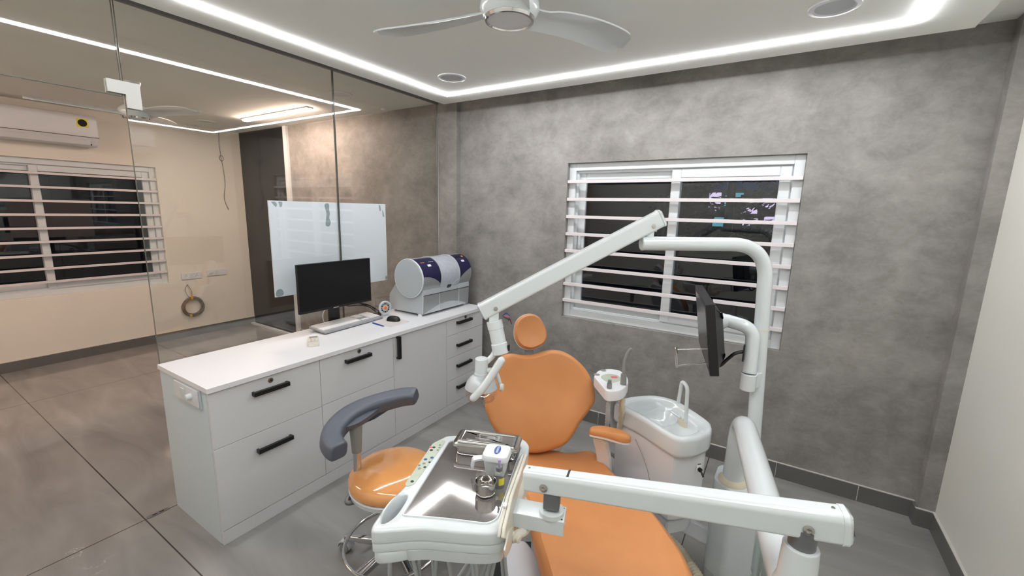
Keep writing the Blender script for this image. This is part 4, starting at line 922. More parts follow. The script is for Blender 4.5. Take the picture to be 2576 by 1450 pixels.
for v in bm.verts:
    if 0.7155 < v.co.z < 0.7185:
        d_ = math.hypot((v.co.x + 0.435) * 0.95, v.co.y - 1.975); g_ = max(0.0, 1 - (d_ / 0.118) ** 2); v.co.z -= 0.062 * min(1, g_ * 1.25) ** 0.8 + 0.004
        d2 = math.hypot(v.co.x + 0.25, v.co.y - 1.865); v.co.z -= 0.010 * math.exp(-(d2 / 0.045) ** 2)
obj('basin', bm, M_wh, t, ang=60)
bm = NB(); lathe(bm, [(0.016, 0), (0.014, 0.002), (0.0, 0.0025)], (-0.435, 1.975, 0.648), Z3, 24); obj('drain', bm, M_steelp, t)
bo = [(-0.575, 1.945), (-0.545, 2.03), (-0.45, 2.115), (-0.355, 2.12), (-0.205, 1.995), (-0.178, 1.95), (-0.176, 1.885), (-0.20, 1.84), (-0.268, 1.772), (-0.31, 1.782), (-0.55, 1.915)]
Pb = catmull(bo, 4)
bm = NB(); rings(bm, Pb, [(0.03, 0.93, 0.315), (0.01, 0.96, 0.325), (0, 0.975, 0.345), (0, 1, 0.44), (0, 1, 0.655)], (0, 0, 0), X3, Y3); obj('cabinet_body', bm, M_whp, t)
bm = NB(); rings(bm, Pb, [(0.06, 0.85, 0.235), (0.02, 0.92, 0.25), (0.012, 0.955, 0.33)], (0, 0, 0), X3, Y3); obj('lower_cover', bm, M_whp, t)
bm = NB(); sweep(bm, catmull([(-0.468, 1.862, 0.62), (-0.42, 1.834, 0.56), (-0.38, 1.812, 0.48), (-0.36, 1.800, 0.36)], 6, False), 0.0012, 6); obj('panel_line', bm, M_grypl, t)
# faucet
fc = Vector((-0.272, 1.935, 0.735))
bm = NB(); P = catmull([(-0.262, 1.922), (-0.266, 1.942), (-0.285, 1.957), (-0.308, 1.96), (-0.303, 1.942), (-0.283, 1.924)], 4); prism(bm, P, (0, 0, 0), X3, Y3, 0.70, 0.737, 0.003); obj('faucet_base', bm, M_seal, t)
bm = NB(); sweep(bm, fillet([(-0.268, 1.925, 0.74), (-0.276, 1.930, 0.90), (-0.305, 1.955, 0.915), (-0.312, 1.958, 0.81)], 0.045), 0.0085, 12, round_end=True); obj('faucet_spout', bm, M_wh, t)
bm = NB(); sweep(bm, [(-0.30, 1.95, 0.74), (-0.345, 1.985, 0.742)], 0.006, 10, round_end=True); obj('rinse_spout', bm, M_wh, t)
# toggle on the front
tc_ = Vector((-0.188, 1.838, 0.585)); td = Vector((0.72, -0.69, 0)).normalized()
bm = NB(); box(bm, tc_ + td * 0.004, (0.022, 0.004, 0.03), rot=math.atan2(td.y, td.x) + PI / 2); obj('switch_label', bm, M_label, t, smooth=False)
bm = NB(); cyl(bm, tc_ + td * 0.004, tc_ + td * 0.016, 0.009, n=16); cyl(bm, tc_ + td * 0.014, tc_ + td * 0.03 + Vector((0.004, 0, -0.02)), 0.0035, 0.0045, n=10); obj('toggle_switch', bm, M_blkpl, t)
bm = NB(); box(bm, tc_ + td * 0.0035 + Z3 * 0.022, (0.014, 0.002, 0.003), rot=math.atan2(td.y, td.x) + PI / 2); obj('print_line', bm, M_keyh, t, smooth=False)
bm = NB(); sweep(bm, fillet([(-0.30, 1.93, 0.25), (-0.25, 1.98, 0.20), (-0.10, 1.99, 0.17)], 0.06), 1, sect=rpoly([(-0.035, -0.02), (0.035, -0.02), (0.035, 0.02), (-0.035, 0.02)], 0.008), upv=Z3); obj('floor_bracket', bm, M_whp, t)
bm = NB(); lathe(bm, [(0.05, 0), (0.045, 0.03), (0.03, 0.2), (0.03, 0.24)], (-0.33, 1.93, 0)); obj('support_leg', bm, M_alu, t)

# assistant holder with suction tip and syringe
t = thing('suction_holder', 'white suction holder on a slim arm behind the dental chair', 'instrument holder', (-0.61, 1.98, 0.5))
hp = rpoly([(-0.69, 1.865), (-0.70, 1.95), (-0.665, 2.005), (-0.61, 2.02), (-0.55, 1.955), (-0.525, 1.885), (-0.518, 1.815), (-0.53, 1.765), (-0.565, 1.735), (-0.585, 1.74)], 0.022, 4)
bm = NB(); prism(bm, hp, (0, 0, 0), X3, Y3, 0.825, 0.877, 0.008); obj('holder_head', bm, M_whp, t)
bm = NB(); prism(bm, catmull([(-0.655, 1.87), (-0.64, 1.93), (-0.59, 1.935), (-0.565, 1.89), (-0.575, 1.85), (-0.60, 1.825)], 4), (0, 0, 0), X3, Y3, 0.8765, 0.8775); pl = obj('control_panel', bm, M_membr, t)
bm = NB(); box(bm, (-0.60, 1.905, 0.8778), (0.03, 0.022, 0.0008), rot=0.6); obj('red_mark', bm, M_red, pl, smooth=False)
for q in ((-0.675, 1.96), (-0.682, 1.89)):
    bm = NB(); lathe(bm, [(0.015, 0), (0.013, 0.0008), (0, 0.0008)], (q[0], q[1], 0.877), Z3, 20); obj('empty_slot', bm, M_grypl, t)
bm = NB(); cyl(bm, (-0.575, 1.765, 0.83), (-0.577, 1.77, 0.90), 0.012, 0.011, n=16); cyl(bm, (-0.577, 1.77, 0.90), (-0.577, 1.77, 0.915), 0.008, n=12); obj('saliva_handpiece', bm, M_grypl, t)
bm = NB(); cyl(bm, (-0.536, 1.845, 0.82), (-0.54, 1.85, 0.925), 0.0165, 0.013, n=18); s1 = obj('suction_handpiece', bm, M_grypl, t)
bm = NB(); sweep(bm, catmull([(-0.54, 1.85, 0.92), (-0.543, 1.855, 0.97), (-0.54, 1.86, 1.0), (-0.53, 1.868, 1.03), (-0.517, 1.873, 1.045)], 5, False), 0.0075, 10); obj('suction_tip', bm, M_grypl, s1)
bm = NB(); sweep(bm, catmull([(-0.62, 1.93, 0.83), (-0.615, 1.945, 0.72), (-0.60, 1.965, 0.6), (-0.575, 1.99, 0.5), (-0.56, 2.0, 0.46)], 5, False), [0.02] * 21, sect=rpoly([(-1, -0.6), (1, -0.6), (1, 0.6), (-1, 0.6)], 0.3)); obj('support_arm', bm, M_lgrey, t)
def ribbed(name, P, r, m, par, nsub=14, amp=0.12):
    Q = catmull(P, nsub, False); bm = NB(); rr = [r * (1 + (amp if i % 2 else -amp)) for i in range(len(Q))]; sweep(bm, Q, rr, 10); return obj(name, bm, m, par, ang=80)
ribbed('suction_hose', [(-0.576, 1.77, 0.83), (-0.582, 1.79, 0.72), (-0.605, 1.86, 0.58), (-0.62, 1.93, 0.48), (-0.56, 2.0, 0.40)], 0.010, M_lgrey, t)
ribbed('suction_hose', [(-0.536, 1.845, 0.82), (-0.54, 1.86, 0.74), (-0.56, 1.93, 0.60), (-0.57, 1.98, 0.48)], 0.0125, M_seal, t)

# ---------------------------------------------------------------- delivery unit: floor box, tube, beam, tray
t = thing('delivery_unit', 'white instrument delivery unit with bent tube, beam arm and steel tray', 'dental delivery unit', (-0.02, 1.98, 0))
bx = [(-0.135, 1.945), (-0.05, 1.885), (0.075, 1.905), (0.10, 2.10), (-0.07, 2.12), (-0.13, 2.07)]
bm = NB(); prism(bm, rpoly(bx, 0.022), (0, 0, 0), X3, Y3, 0.045, 0.50, 0.008); obj('floor_box', bm, M_wh, t)
bm = NB(); prism(bm, rpoly([(p[0] * 1, p[1]) for p in bx], 0.02), (0.0, 0.006, 0), X3, Y3, 0, 0.045); obj('box_foot', bm, M_whp, t)
BT = Vector((-0.06, 1.965, 0.5))
bm = NB(); lathe(bm, [(0.058, 0), (0.057, 0.012), (0.046, 0.024), (0.04, 0.024)], BT, Z3, 40); obj('tube_seal', bm, M_seal, t)
TE = Vector((0.111, 1.012, 0.83))
bm = NB(); sweep(bm, fillet([BT + Z3 * 0.01, (-0.055, 1.965, 0.805), TE], [0.13], 14), 0.042, 28, round_end=True); tb = obj('arm_tube', bm, M_wh, t)
bm = NB(); lathe(bm, [(0.046, 0), (0.038, 0.025), (0.035, 0.105), (0.033, 0.108)], TE + Vector((0.002, 0.02, 0.012)), Z3, 28); obj('tube_socket', bm, M_wh, tb)
bm = NB(); cyl(bm, TE + Vector((0.002, 0.02, 0.11)), TE + Vector((0.002, 0.02, 0.165)), 0.0265, n=28); obj('pivot_pin', bm, M_alu, tb)
# beam
P1 = Vector((-0.505, 0.902, 0.949)); P2 = Vector((0.172, 1.048, 1.018))
bd = (P2 - P1).normalized(); bs = Vector((-bd.y, bd.x, 0)).normalized(); bu = bd.cross(bs).normalized(); bu = bu if bu.z > 0 else -bu
sec = rpoly([(-0.027, -0.034), (0.027, -0.034), (0.027, 0.022), (0.018, 0.034), (-0.018, 0.034), (-0.027, 0.022)], 0.008, 3)
bm = NB(); rings(bm, sec, [(0, 0.82, 0), (0, 1, (P2 - P1).length)], P1, bs, bu, bd); beam = obj('beam_arm', bm, M_wh, t, ang=35)
bm = NB(); rings(bm, sec, [(-0.002, 1, 0), (-0.002, 1, 0.01), (0.006, 1, 0.018), (0.02, 1, 0.022)], P2, bs, bu, bd); obj('beam_end_cap', bm, M_wh, beam)
L_ = (P2 - P1).length
def onbeam(s, sd, up): return P1 + bd * s + bs * sd + bu * up
for s in (0.055, L_ - 0.062):
    bm = NB(); lathe(bm, [(0.011, 0), (0.0105, 0.003), (0.006, 0.004), (0.004, 0.003), (0, 0.003)], onbeam(s, -0.0272 if s > 0.3 else -0.0228, -0.008), -bs, 20); obj('pivot_screw', bm, M_steelp, beam)
bm = NB(); box(bm, onbeam(0.118, 0.0, 0.0292), (0.006, 0.03, 0.002), rot=Matrix((bd, bs, bu)).transposed()); obj('cable_slot', bm, M_blkpl, beam, smooth=False)
for s in (0.012, L_ - 0.012):
    bm = NB(); lathe(bm, [(0.004, 0), (0.003, 0.0015), (0, 0.0015)], onbeam(s + 0, 0.0, 0.0285 if s < 0.1 else 0.034), bu, 12); obj('cap_screw', bm, M_steelp, beam)
# knuckle and bracket box
KN = onbeam(0.070, 0.0, -0.026)
bm = NB(); box(bm, (KN.x + 0.002, KN.y, KN.z - 0.022), (0.042, 0.036, 0.05), rot=0.32, bev=0.003); obj('knuckle', bm, M_alu, t)
bm = NB(); lathe(bm, [(0.033, 0), (0.033, 0.012), (0.026, 0.012)], (KN.x + 0.002, KN.y, KN.z - 0.066), Z3, 32); obj('collar', bm, M_wh, t)
BO = Vector((KN.x, KN.y, KN.z - 0.066))
bm = NB(); box(bm, BO + Vector((-0.045, -0.012, -0.021)), (0.17, 0.062, 0.042), rot=0.32, bev=0.002); obj('bracket_box', bm, M_wh, t, ang=25)
for dx, dy in ((0.022, 0.034), (0.036, -0.008), (-0.01, -0.0225)):
    bm = NB(); cyl(bm, BO + Vector((dx, dy, 0.0)), BO + Vector((dx, dy, 0.0008)), 0.0022, n=10); obj('screw_hole', bm, M_keyh, t)

# tray
TZ = 0.88
lo = [(-0.881, 1.060), (-0.905, 1.02), (-0.907, 0.985), (-0.885, 0.928), (-0.850, 0.84), (-0.820, 0.765), (-0.808, 0.70), (-0.785, 0.64), (-0.768, 0.606), (-0.748, 0.604), (-0.705, 0.640), (-0.66, 0.675), (-0.596, 0.708), (-0.54, 0.738), (-0.512, 0.757), (-0.494, 0.782), (-0.500, 0.815), (-0.60, 1.07), (-0.622, 1.125), (-0.640, 1.155), (-0.67, 1.172), (-0.70, 1.165)]
Pt = catmull(lo, 4)
hole = [(-0.757, 0.632), (-0.785, 0.665), (-0.800, 0.712), (-0.790, 0.742), (-0.774, 0.728), (-0.752, 0.670)]
def ring_with_hole(bm, outer, inner, O, z0, z1, bev, b0=0.002):
    """slab with a hole: build top, bottom by triangle_fill"""
    vo = [[bm.verts.new((p.x, p.y, z)) for p in Q] for Q, z in ((offs(outer, b0), z0), (outer, z0 + b0), (outer, z1 - bev), (offs(outer, bev * 0.3), z1 - bev * 0.3), (offs(outer, bev), z1))]
    vi = [[bm.verts.new((p.x, p.y, z)) for p in Q] for Q, z in ((inner, z0), (inner, z1 - bev * 0.6), (offs(inner, -bev * 0.6), z1))]
    for L in (vo, vi):
        for a, b in zip(L, L[1:]):
            n = len(a)
            for i in range(n): bm.faces.new((a[i], a[(i + 1) % n], b[(i + 1) % n], b[i]))
    for a, b in ((vo[0], vi[0]), (vo[-1], vi[-1])):
        es = []
        for L in (a, b):
            for i in range(len(L)):
                e = bm.edges.get((L[i], L[(i + 1) % len(L)])) or bm.edges.new((L[i], L[(i + 1) % len(L)])); es.append(e)
        bmesh.ops.triangle_fill(bm, use_beauty=True, edges=es)
Ph = catmull(hole, 5)
bm = NB(); ring_with_hole(bm, Pt, Ph, None, TZ - 0.036, TZ, 0.008); tray = obj('tray_body', bm, M_wh, t, ang=50)
mp_ = rpoly([(-0.733, 0.681), (-0.655, 0.722), (-0.60, 0.748), (-0.540, 0.774), (-0.530, 0.80), (-0.652, 1.125), (-0.69, 1.135), (-0.86, 1.02), (-0.862, 1.008)], [0.004, 0.03, 0.03, 0.02, 0.015, 0.03, 0.02, 0.01, 0.004], 4)
bm = NB(); prism(bm, mp_, (0, 0, 0), X3, Y3, TZ - 0.004, TZ + 0.0008); obj('steel_plate', bm, M_steel, tray)
bm = NB(); rings(bm, mp_, [(-0.006, 1, 0), (-0.0045, 1, 0.004), (-0.002, 1, 0.004), (0, 1, 0.0005)], (0, 0, TZ), X3, Y3, cap0=False, cap1=False); obj('raised_rim', bm, M_wh, tray)
bm = NB(); prism(bm, rpoly([(-0.905, 0.975), (-0.898, 1.008), (-0.880, 1.012), (-0.872, 0.995), (-0.800, 0.782), (-0.812, 0.764), (-0.823, 0.772)], 0.012), (0, 0, 0), X3, Y3, TZ, TZ + 0.0012); ctl = obj('control_strip', bm, M_membr, tray)
ca = Vector((-0.356, 0.934, 0)); cs = Vector((0.934, 0.356, 0)); c_o = Vector((-0.814, 0.79, TZ + 0.0013))
for s, q, m_, r_ in ((0.0, 0.0, M_blkpl, 0.005), (0.063, -0.005, M_grypl, 0.005), (0.073, 0.008, M_blkpl, 0.0045), (0.078, -0.012, M_grypl, 0.004), (0.09, -0.002, M_grypl, 0.005), (0.10, 0.012, M_blkpl, 0.004), (0.112, -0.006, M_blue, 0.0055), (0.125, 0.010, M_blue, 0.0055), (0.165, -0.008, M_blkpl, 0.0055), (0.182, -0.006, M_blkpl, 0.0055), (0.180, -0.016, M_red, 0.005), (0.17, 0.012, M_grypl, 0.004), (0.185, 0.012, M_grypl, 0.004), (0.2, 0.008, M_grypl, 0.004)):
    bm = NB(); lathe(bm, [(r_, 0), (r_ * 0.9, 0.0008), (0, 0.0008)], c_o + ca * s + cs * q, Z3, 14); obj('membrane_button', bm, m_, ctl)
# stepped underside
bm = NB(); ring_with_hole(bm, offs(Pt, 0.0015), offs(Ph, -0.001), None, TZ - 0.062, TZ - 0.0365, 0.006); obj('middle_shell', bm, M_wh, t, ang=50)
lo2 = [(-0.86, 1.04), (-0.872, 0.98), (-0.83, 0.86), (-0.77, 0.77), (-0.725, 0.70), (-0.70, 0.655), (-0.66, 0.682), (-0.596, 0.714), (-0.542, 0.744), (-0.515, 0.765), (-0.502, 0.79), (-0.525, 0.85), (-0.62, 1.10), (-0.66, 1.15), (-0.70, 1.15)]
bm = NB(); rings(bm, catmull(lo2, 4), [(0.01, 1, TZ - 0.103), (0, 1, TZ - 0.094), (-0.004, 1, TZ - 0.062)], (0, 0, 0), X3, Y3); obj('lower_shell', bm, M_wh, t)
bm = NB(); prism(bm, catmull([(-0.765, 0.612), (-0.745, 0.607), (-0.705, 0.642), (-0.69, 0.672), (-0.705, 0.69), (-0.735, 0.668), (-0.762, 0.635)], 4), (0, 0, 0), X3, Y3, TZ - 0.096, TZ - 0.06, 0.009); obj('handle_lobe', bm, M_wh, t)
# instrument hoses hanging under the tray
random.seed(3)
hs = [(-0.765, 0.66), (-0.738, 0.70), (-0.715, 0.712), (-0.69, 0.735), (-0.668, 0.735), (-0.655, 0.75), (-0.60, 0.78), (-0.588, 0.785)]
for k, (hx, hy) in enumerate(hs):
    dx = (-0.02, 0.05, -0.01, 0.0, -0.035, 0.03, 0.03, 0.015)[k]; r_ = 0.0055 if k != 3 else 0.0045
    P = [(hx, hy, TZ - 0.09), (hx + dx * 0.5, hy + 0.005, 0.68), (hx + dx, hy + 0.01, 0.56), (hx + dx * 1.2 + 0.02, hy + 0.03, 0.42), (hx + 0.01, hy + 0.12, 0.33), (hx - 0.01, hy + 0.20, 0.42), (-0.70 + 0.012 * k, 0.98, 0.62), (-0.70 + 0.012 * k, 1.02, 0.785)]
    bm = NB(); sweep(bm, catmull(P, 7, False), r_, 10); obj('instrument_hose', bm, M_lgrey, t)

# x-ray film viewer clipped on the tray's right side
ry = Vector((-0.354, 0.935, 0)); rx = Vector((0.935, 0.354, 0)); VO = Vector((-0.4985, 0.762, 0))
upv = (Z3 + rx * -0.12).normalized()
P = rpoly([(-0.005, 0.800), (0.33, 0.86), (0.37, 0.90), (0.37, 0.935), (0.14, 0.925), (-0.005, 0.900)], 0.006, 3)
def vw(s, h, n): return VO + ry * s + Z3 * h + rx * n
vface = [(-0.014, 0.880), (0.0, 0.898), (0.083, 0.921), (0.318, 0.902), (0.338, 0.885), (0.338, 0.80), (0.25, 0.745), (0.14, 0.77), (0.05, 0.825)]
for nm, a_, b_ in (('viewer_front', 0.0, 0.008), ('viewer_back', 0.009, 0.018)):
    bm = NB(); rings(bm, rpoly(vface, 0.006, 3), [(0.002, 1, a_), (0, 1, a_ + 0.002), (0, 1, b_ - 0.002), (0.002, 1, b_)], VO, ry, Z3, rx); obj(nm, bm, M_ivory, t)
bm = NB(); rings(bm, catmull([(0.14, 0.80), (0.13, 0.835), (0.17, 0.865), (0.23, 0.868), (0.29, 0.855), (0.31, 0.825), (0.28, 0.785), (0.2, 0.775)], 4), [(0, 1, 0.018), (0.006, 1, 0.027), (0.012, 0.8, 0.031)], VO, ry, Z3, rx); obj('viewer_bulge', bm, M_ivory, t)
bm = NB(); sweep(bm, catmull([vw(0.21, 0.82, 0.025), vw(0.19, 0.815, 0.045), vw(0.15, 0.81, 0.056), vw(0.11, 0.81, 0.05), vw(0.085, 0.812, 0.032)], 6, False), 0.0125, 14, round_end=True); obj('viewer_handle', bm, M_ivory, t)
bm = NB(); lathe(bm, [(0.014, 0), (0.014, 0.012), (0.010, 0.014), (0.010, 0.022), (0.008, 0.024), (0, 0.024)], vw(0.085, 0.808, 0.02), (rx - ry * 0.5), 20); obj('viewer_knob', bm, M_ivory, t)
bm = NB(); rings(bm, rpoly([(-0.02, 0.855), (0.03, 0.865), (0.12, 0.815), (0.11, 0.785), (0.04, 0.80), (-0.01, 0.825)], 0.006), [(0, 1, 0.018), (0, 1, 0.022)], VO, ry, Z3, rx); obj('viewer_bracket', bm, M_ivory, t)
bm = NB(); box(bm, vw(0.055, 0.917, 0.004), (0.010, 0.014, 0.005), rot=math.atan2(rx.y, rx.x), bev=0.001); obj('viewer_switch', bm, M_label, t)

# ---------------------------------------------------------------- things on the tray
SZ = TZ + 0.0008
t = thing('instrument_box', 'stainless steel sterilising box with lid at the back of the tray', 'steel box', (-0.735, 1.045, SZ))
ia = Vector((0.92, 0.36, 0)).normalized(); ib = Vector((-ia.y, ia.x, 0)); IO = Vector((-0.727, 1.040, SZ))
bm = NB(); P = rpoly([(-0.098, -0.044), (0.098, -0.044), (0.098, 0.044), (-0.098, 0.044)], 0.02)
rings(bm, P, [(0.008, 1, 0), (0.003, 1, 0.003), (0, 1, 0.012), (-0.002, 1, 0.033), (-0.007, 1, 0.034)], IO, ia, ib); obj('box_body', bm, M_steelp, t)
P = rpoly([(-0.106, -0.051), (0.106, -0.051), (0.106, 0.051), (-0.106, 0.051)], 0.022)
bm = NB(); rings(bm, P, [(0.001, 1, 0.030), (0, 1, 0.036), (0.002, 1, 0.041), (0.012, 1, 0.042), (0.014, 1, 0.046), (0.018, 1, 0.048), (0.022, 1, 0.0475), (0.024, 1, 0.0445)], IO, ia, ib); lid = obj('box_lid', bm, M_steelp, t)
bm = NB(); box(bm, IO + ia * 0.0 + ib * -0.022 + Z3 * 0.046, (0.13, 0.004, 0.004), rot=math.atan2(ia.y, ia.x), bev=0.0015); obj('lid_ridge', bm, M_steelp, lid)
bm = NB(); sweep(bm, fillet([IO + ia * -0.028 + ib * 0.004 + Z3 * 0.0445, IO + ia * -0.028 + ib * 0.004 + Z3 * 0.054, IO + ia * 0.028 + ib * 0.004 + Z3 * 0.054, IO + ia * 0.028 + ib * 0.004 + Z3 * 0.0445], 0.006), 0.003, 8); box(bm, IO + ib * 0.004 + Z3 * 0.045, (0.08, 0.018, 0.002), rot=math.atan2(ia.y, ia.x), bev=0.0008); obj('lid_handle', bm, M_chrome, lid)

t = thing('denture_bath', 'white denture bath box with blue oval logo on the tray', 'denture box', (-0.645, 0.96, SZ))
DO = Vector((-0.640, 0.962, SZ)); da = Vector((0.93, 0.36, 0)).normalized(); db = Vector((-da.y, da.x, 0))
P = rpoly([(-0.037, -0.032), (0.037, -0.032), (0.037, 0.038), (-0.037, 0.038)], 0.017)
bm = NB(); rings(bm, P, [(0.012, 1, 0), (0.009, 1, 0.004), (0.003, 1, 0.04), (0.001, 1, 0.056)], DO, da, db); obj('cup_body', bm, M_whp, t)
bm = NB(); rings(bm, P, [(-0.003, 1, 0.053), (-0.003, 1, 0.062), (0.0, 1, 0.068), (0.006, 1, 0.070), (0, 0.6, 0.0705), (0, 0, 0.071)], DO, da, db); lid = obj('cup_lid', bm, M_whp, t)
bm = NB(); sweep(bm, fillet([DO + da * -0.035 + db * -0.012 + Z3 * 0.05, DO + da * -0.064 + db * -0.024 + Z3 * 0.05, DO + da * -0.068 + db * -0.026 + Z3 * 0.022], 0.008), 1, sect=[(-0.011, -0.003), (0.011, -0.003), (0.011, 0.003), (-0.011, 0.003)], upv=Vector((da.y, -da.x, 0))); obj('spout_handle', bm, M_whp, t)
le = Vector((0.38, -0.93, 0)).normalized(); lq = Vector((-le.y, le.x, 0))
bm = NB(); prism(bm, circ(0.0225, 32, 0, 0, 0.0095), DO + Z3 * 0.0708 + da * 0.002 + db * 0.003, le, lq, 0, 0.0006); lg = obj('logo_oval', bm, M_blue, lid)
text('logo_lettering', 'POLIDENT', 0.0088, DO + Z3 * 0.0716 + da * 0.002 + db * 0.003, le, lq, M_label, lg, xs=0.86)

t = thing('glass_vial', 'small clear glass vial with a needle hub, standing by the steel cup', 'vial', (-0.600, 0.922, SZ))
vc = Vector((-0.597, 0.912, SZ))
bm = NB(); lathe(bm, [(0.0, 0), (0.0145, 0.0), (0.0158, 0.002), (0.0158, 0.036), (0.013, 0.043), (0.007, 0.047), (0.007, 0.052)], vc, n=28, cap1=False); obj('bottle', bm, M_water, t)
bm = NB(); lathe(bm, [(0.009, 0.05), (0.0095, 0.052), (0.0095, 0.059), (0.008, 0.061), (0, 0.061)], vc, n=24); obj('crimp_cap', bm, M_alu, t)
bm = NB(); lathe(bm, [(0.0022, 0.061), (0.0025, 0.066), (0.0035, 0.07), (0.004, 0.082), (0.0048, 0.0825)], vc, n=14); obj('needle_hub', bm, M_purp, t)
bm = NB(); arcp = [vc + Vector((math.cos(a), math.sin(a), 0)) * 0.0162 for a in [math.radians(-60 + 8 * i) for i in range(9)]]
vs = [(bm.verts.new(p + Z3 * 0.012), bm.verts.new(p + Z3 * 0.033)) for p in arcp]
for a_, b_ in zip(vs, vs[1:]): bm.faces.new((a_[0], b_[0], b_[1], a_[1]))
obj('yellow_label', bm, M_yl, t)
bm = NB(); lathe(bm, [(0, 0.0015), (0.0142, 0.0015), (0.0142, 0.014), (0, 0.014)], vc, n=24); obj('liquid', bm, glassy('clear_liquid', (0.95, 0.96, 0.96, 1), 0.3, 0.0), t)
bm = NB(); lathe(bm, [(0, 0), (0.021, 0), (0.0265, 0.004), (0.0285, 0.012), (0.0285, 0.038), (0.0292, 0.039), (0.028, 0.0385), (0.0275, 0.013), (0.025, 0.006), (0.02, 0.002), (0, 0.002)], (-0.610, 0.865, SZ), n=40)
tag(obj('steel_cup', bm, M_steelp), 'small round stainless steel cup on the tray', 'cup')

# ---------------------------------------------------------------- water bottle under the tube, corrugated hose
t = thing('water_bottle', 'clear water bottle hanging below the arm tube', 'bottle', (0.075, 1.49, 0.41))
wc = Vector((0.075, 1.49, 0))
bm = NB(); lathe(bm, [(0.0, 0.41), (0.03, 0.412), (0.036, 0.425), (0.035, 0.46), (0.031, 0.475), (0.036, 0.49), (0.037, 0.62), (0.035, 0.645), (0.02, 0.68), (0.014, 0.69), (0.014, 0.715)], wc, n=32, cap1=False); obj('bottle', bm, M_water, t)
bm = NB(); lathe(bm, [(0, 0.413), (0.028, 0.413), (0.034, 0.426), (0.033, 0.46), (0.029, 0.475), (0.034, 0.49), (0.035, 0.61), (0, 0.61)], wc, n=32); obj('water', bm, glassy('still_water', (0.9, 0.94, 0.93, 1), 0.4, 0.01), t)
bm = NB(); cyl(bm, wc + Z3 * 0.70, wc + Z3 * 0.762, 0.02, n=20); obj('cap', bm, M_whp, t)
t = thing('corrugated_hose', 'beige corrugated waste hose on the floor beside the dental chair', 'hose', (-0.17, 1.9, 0))
ribbed('hose', [(-0.33, 2.06, 0.03), (-0.26, 2.01, 0.03), (-0.19, 1.935, 0.03), (-0.13, 1.86, 0.03), (-0.07, 1.76, 0.03), (0.0, 1.66, 0.03)], 0.026, M_seal, t, nsub=12, amp=0.14)

# ---------------------------------------------------------------- light pole, operating light
t = thing('operating_light', 'white dental operating light on a tall bent pole and swing arm', 'dental light', (0.0, 2.04, 0.5))
PP0 = Vector((0.006, 2.04, 0.50)); PT = Vector((-0.046, 2.062, 1.535)); PE = Vector((-0.475, 1.755, 1.532))
bm = NB(); sweep(bm, fillet([PP0, PT, PE], [0.15], 16), 0.0285, 28); pole = obj('pole', bm, M_wh, t)
bm = NB(); lathe(bm, [(0.044, 0), (0.043, 0.01), (0.034, 0.022), (0.03, 0.022)], PP0, Z3, 32); obj('pole_seal', bm, M_seal, t)
rc = PP0 + (PT - PP0) * 0.655
bm = NB(); cyl(bm, rc - Z3 * 0.003, rc + Z3 * 0.003, 0.0295, n=32); obj('pole_ring', bm, M_seal, pole)
e_ = (PE - PT).normalized()
bm = NB(); lathe(bm, [(0.0295, -0.004), (0.0295, 0.003), (0.026, 0.006), (0, 0.006)], PE, e_, 32); obj('pole_end_cap', bm, M_wh, pole)
A1 = Vector((-0.455, 1.772, 1.612)); A0 = Vector((-0.963, 1.402, 1.268))
bm = NB(); cyl(bm, (A1.x, A1.y, 1.545), (A1.x, A1.y, 1.585), 0.019, n=20); box(bm, (A1.x, A1.y, 1.60), (0.05, 0.034, 0.04), rot=0.63, bev=0.003); obj('pivot_block', bm, M_wh, t)
ld = (A1 - A0).normalized(); ls = Vector((-ld.y, ld.x, 0)).normalized(); lu = ld.cross(ls).normalized(); lu = lu if lu.z > 0 else -lu
sec = rpoly([(-0.026, -0.034), (0.026, -0.034), (0.026, 0.034), (-0.026, 0.034)], 0.012, 4)
S0 = A0 - ld * 0.045; LL = (A1 - A0).length + 0.085
bm = NB(); rings(bm, sec, [(0, 1, 0), (0, 1, LL)], S0, ls, lu, ld); sa = obj('swing_arm', bm, M_wh, t, ang=35)
bm = NB(); rings(bm, sec, [(0.002, 1, 0), (-0.002, 1, 0.004), (-0.002, 1, 0.009), (0.008, 1, 0.016)], S0 + ld * LL, ls, lu, ld); obj('arm_end_cap', bm, M_wh, sa)
bm = NB(); rings(bm, sec, [(0.008, 1, -0.014), (-0.002, 1, -0.008), (-0.002, 1, 0.0)], S0, ls, lu, ld); obj('arm_end_cap', bm, M_wh, sa)
for p in (A1 + ld * 0.0, A0 + ld * 0.005):
    bm = NB(); lathe(bm, [(0.009, 0), (0.008, 0.003), (0, 0.004)], p - ls * 0.026 - lu * 0.012, -ls, 18); obj('pivot_screw', bm, M_steelp, sa)
# column under the arm
cx_, cy_ = -0.957, 1.402
bm = NB(); box(bm, (cx_ - 0.002, cy_, 1.225), (0.04, 0.036, 0.055), rot=0.63, bev=0.003); obj('column_neck', bm, M_wh, t)
bm = NB(); cA = Vector((cx_, cy_, 1.205)); cB = Vector((cx_ + 0.034, cy_ + 0.002, 1.078)); cd = (cB - cA).normalized()
cyl(bm, cA, cA + cd * 0.035, 0.0325, n=32, bev=0.002); cyl(bm, cA + cd * 0.033, cA + cd * 0.095, 0.0305, n=32); cyl(bm, cA + cd * 0.093, cA + cd * 0.140, 0.0335, n=32, bev=0.003); col = obj('column', bm, M_wh, t)
bm = NB(); box(bm, cB + Vector((0.031, 0.01, 0.02)), (0.006, 0.012, 0.026), bev=0.001); obj('rocker_switch', bm, M_blkpl, col)
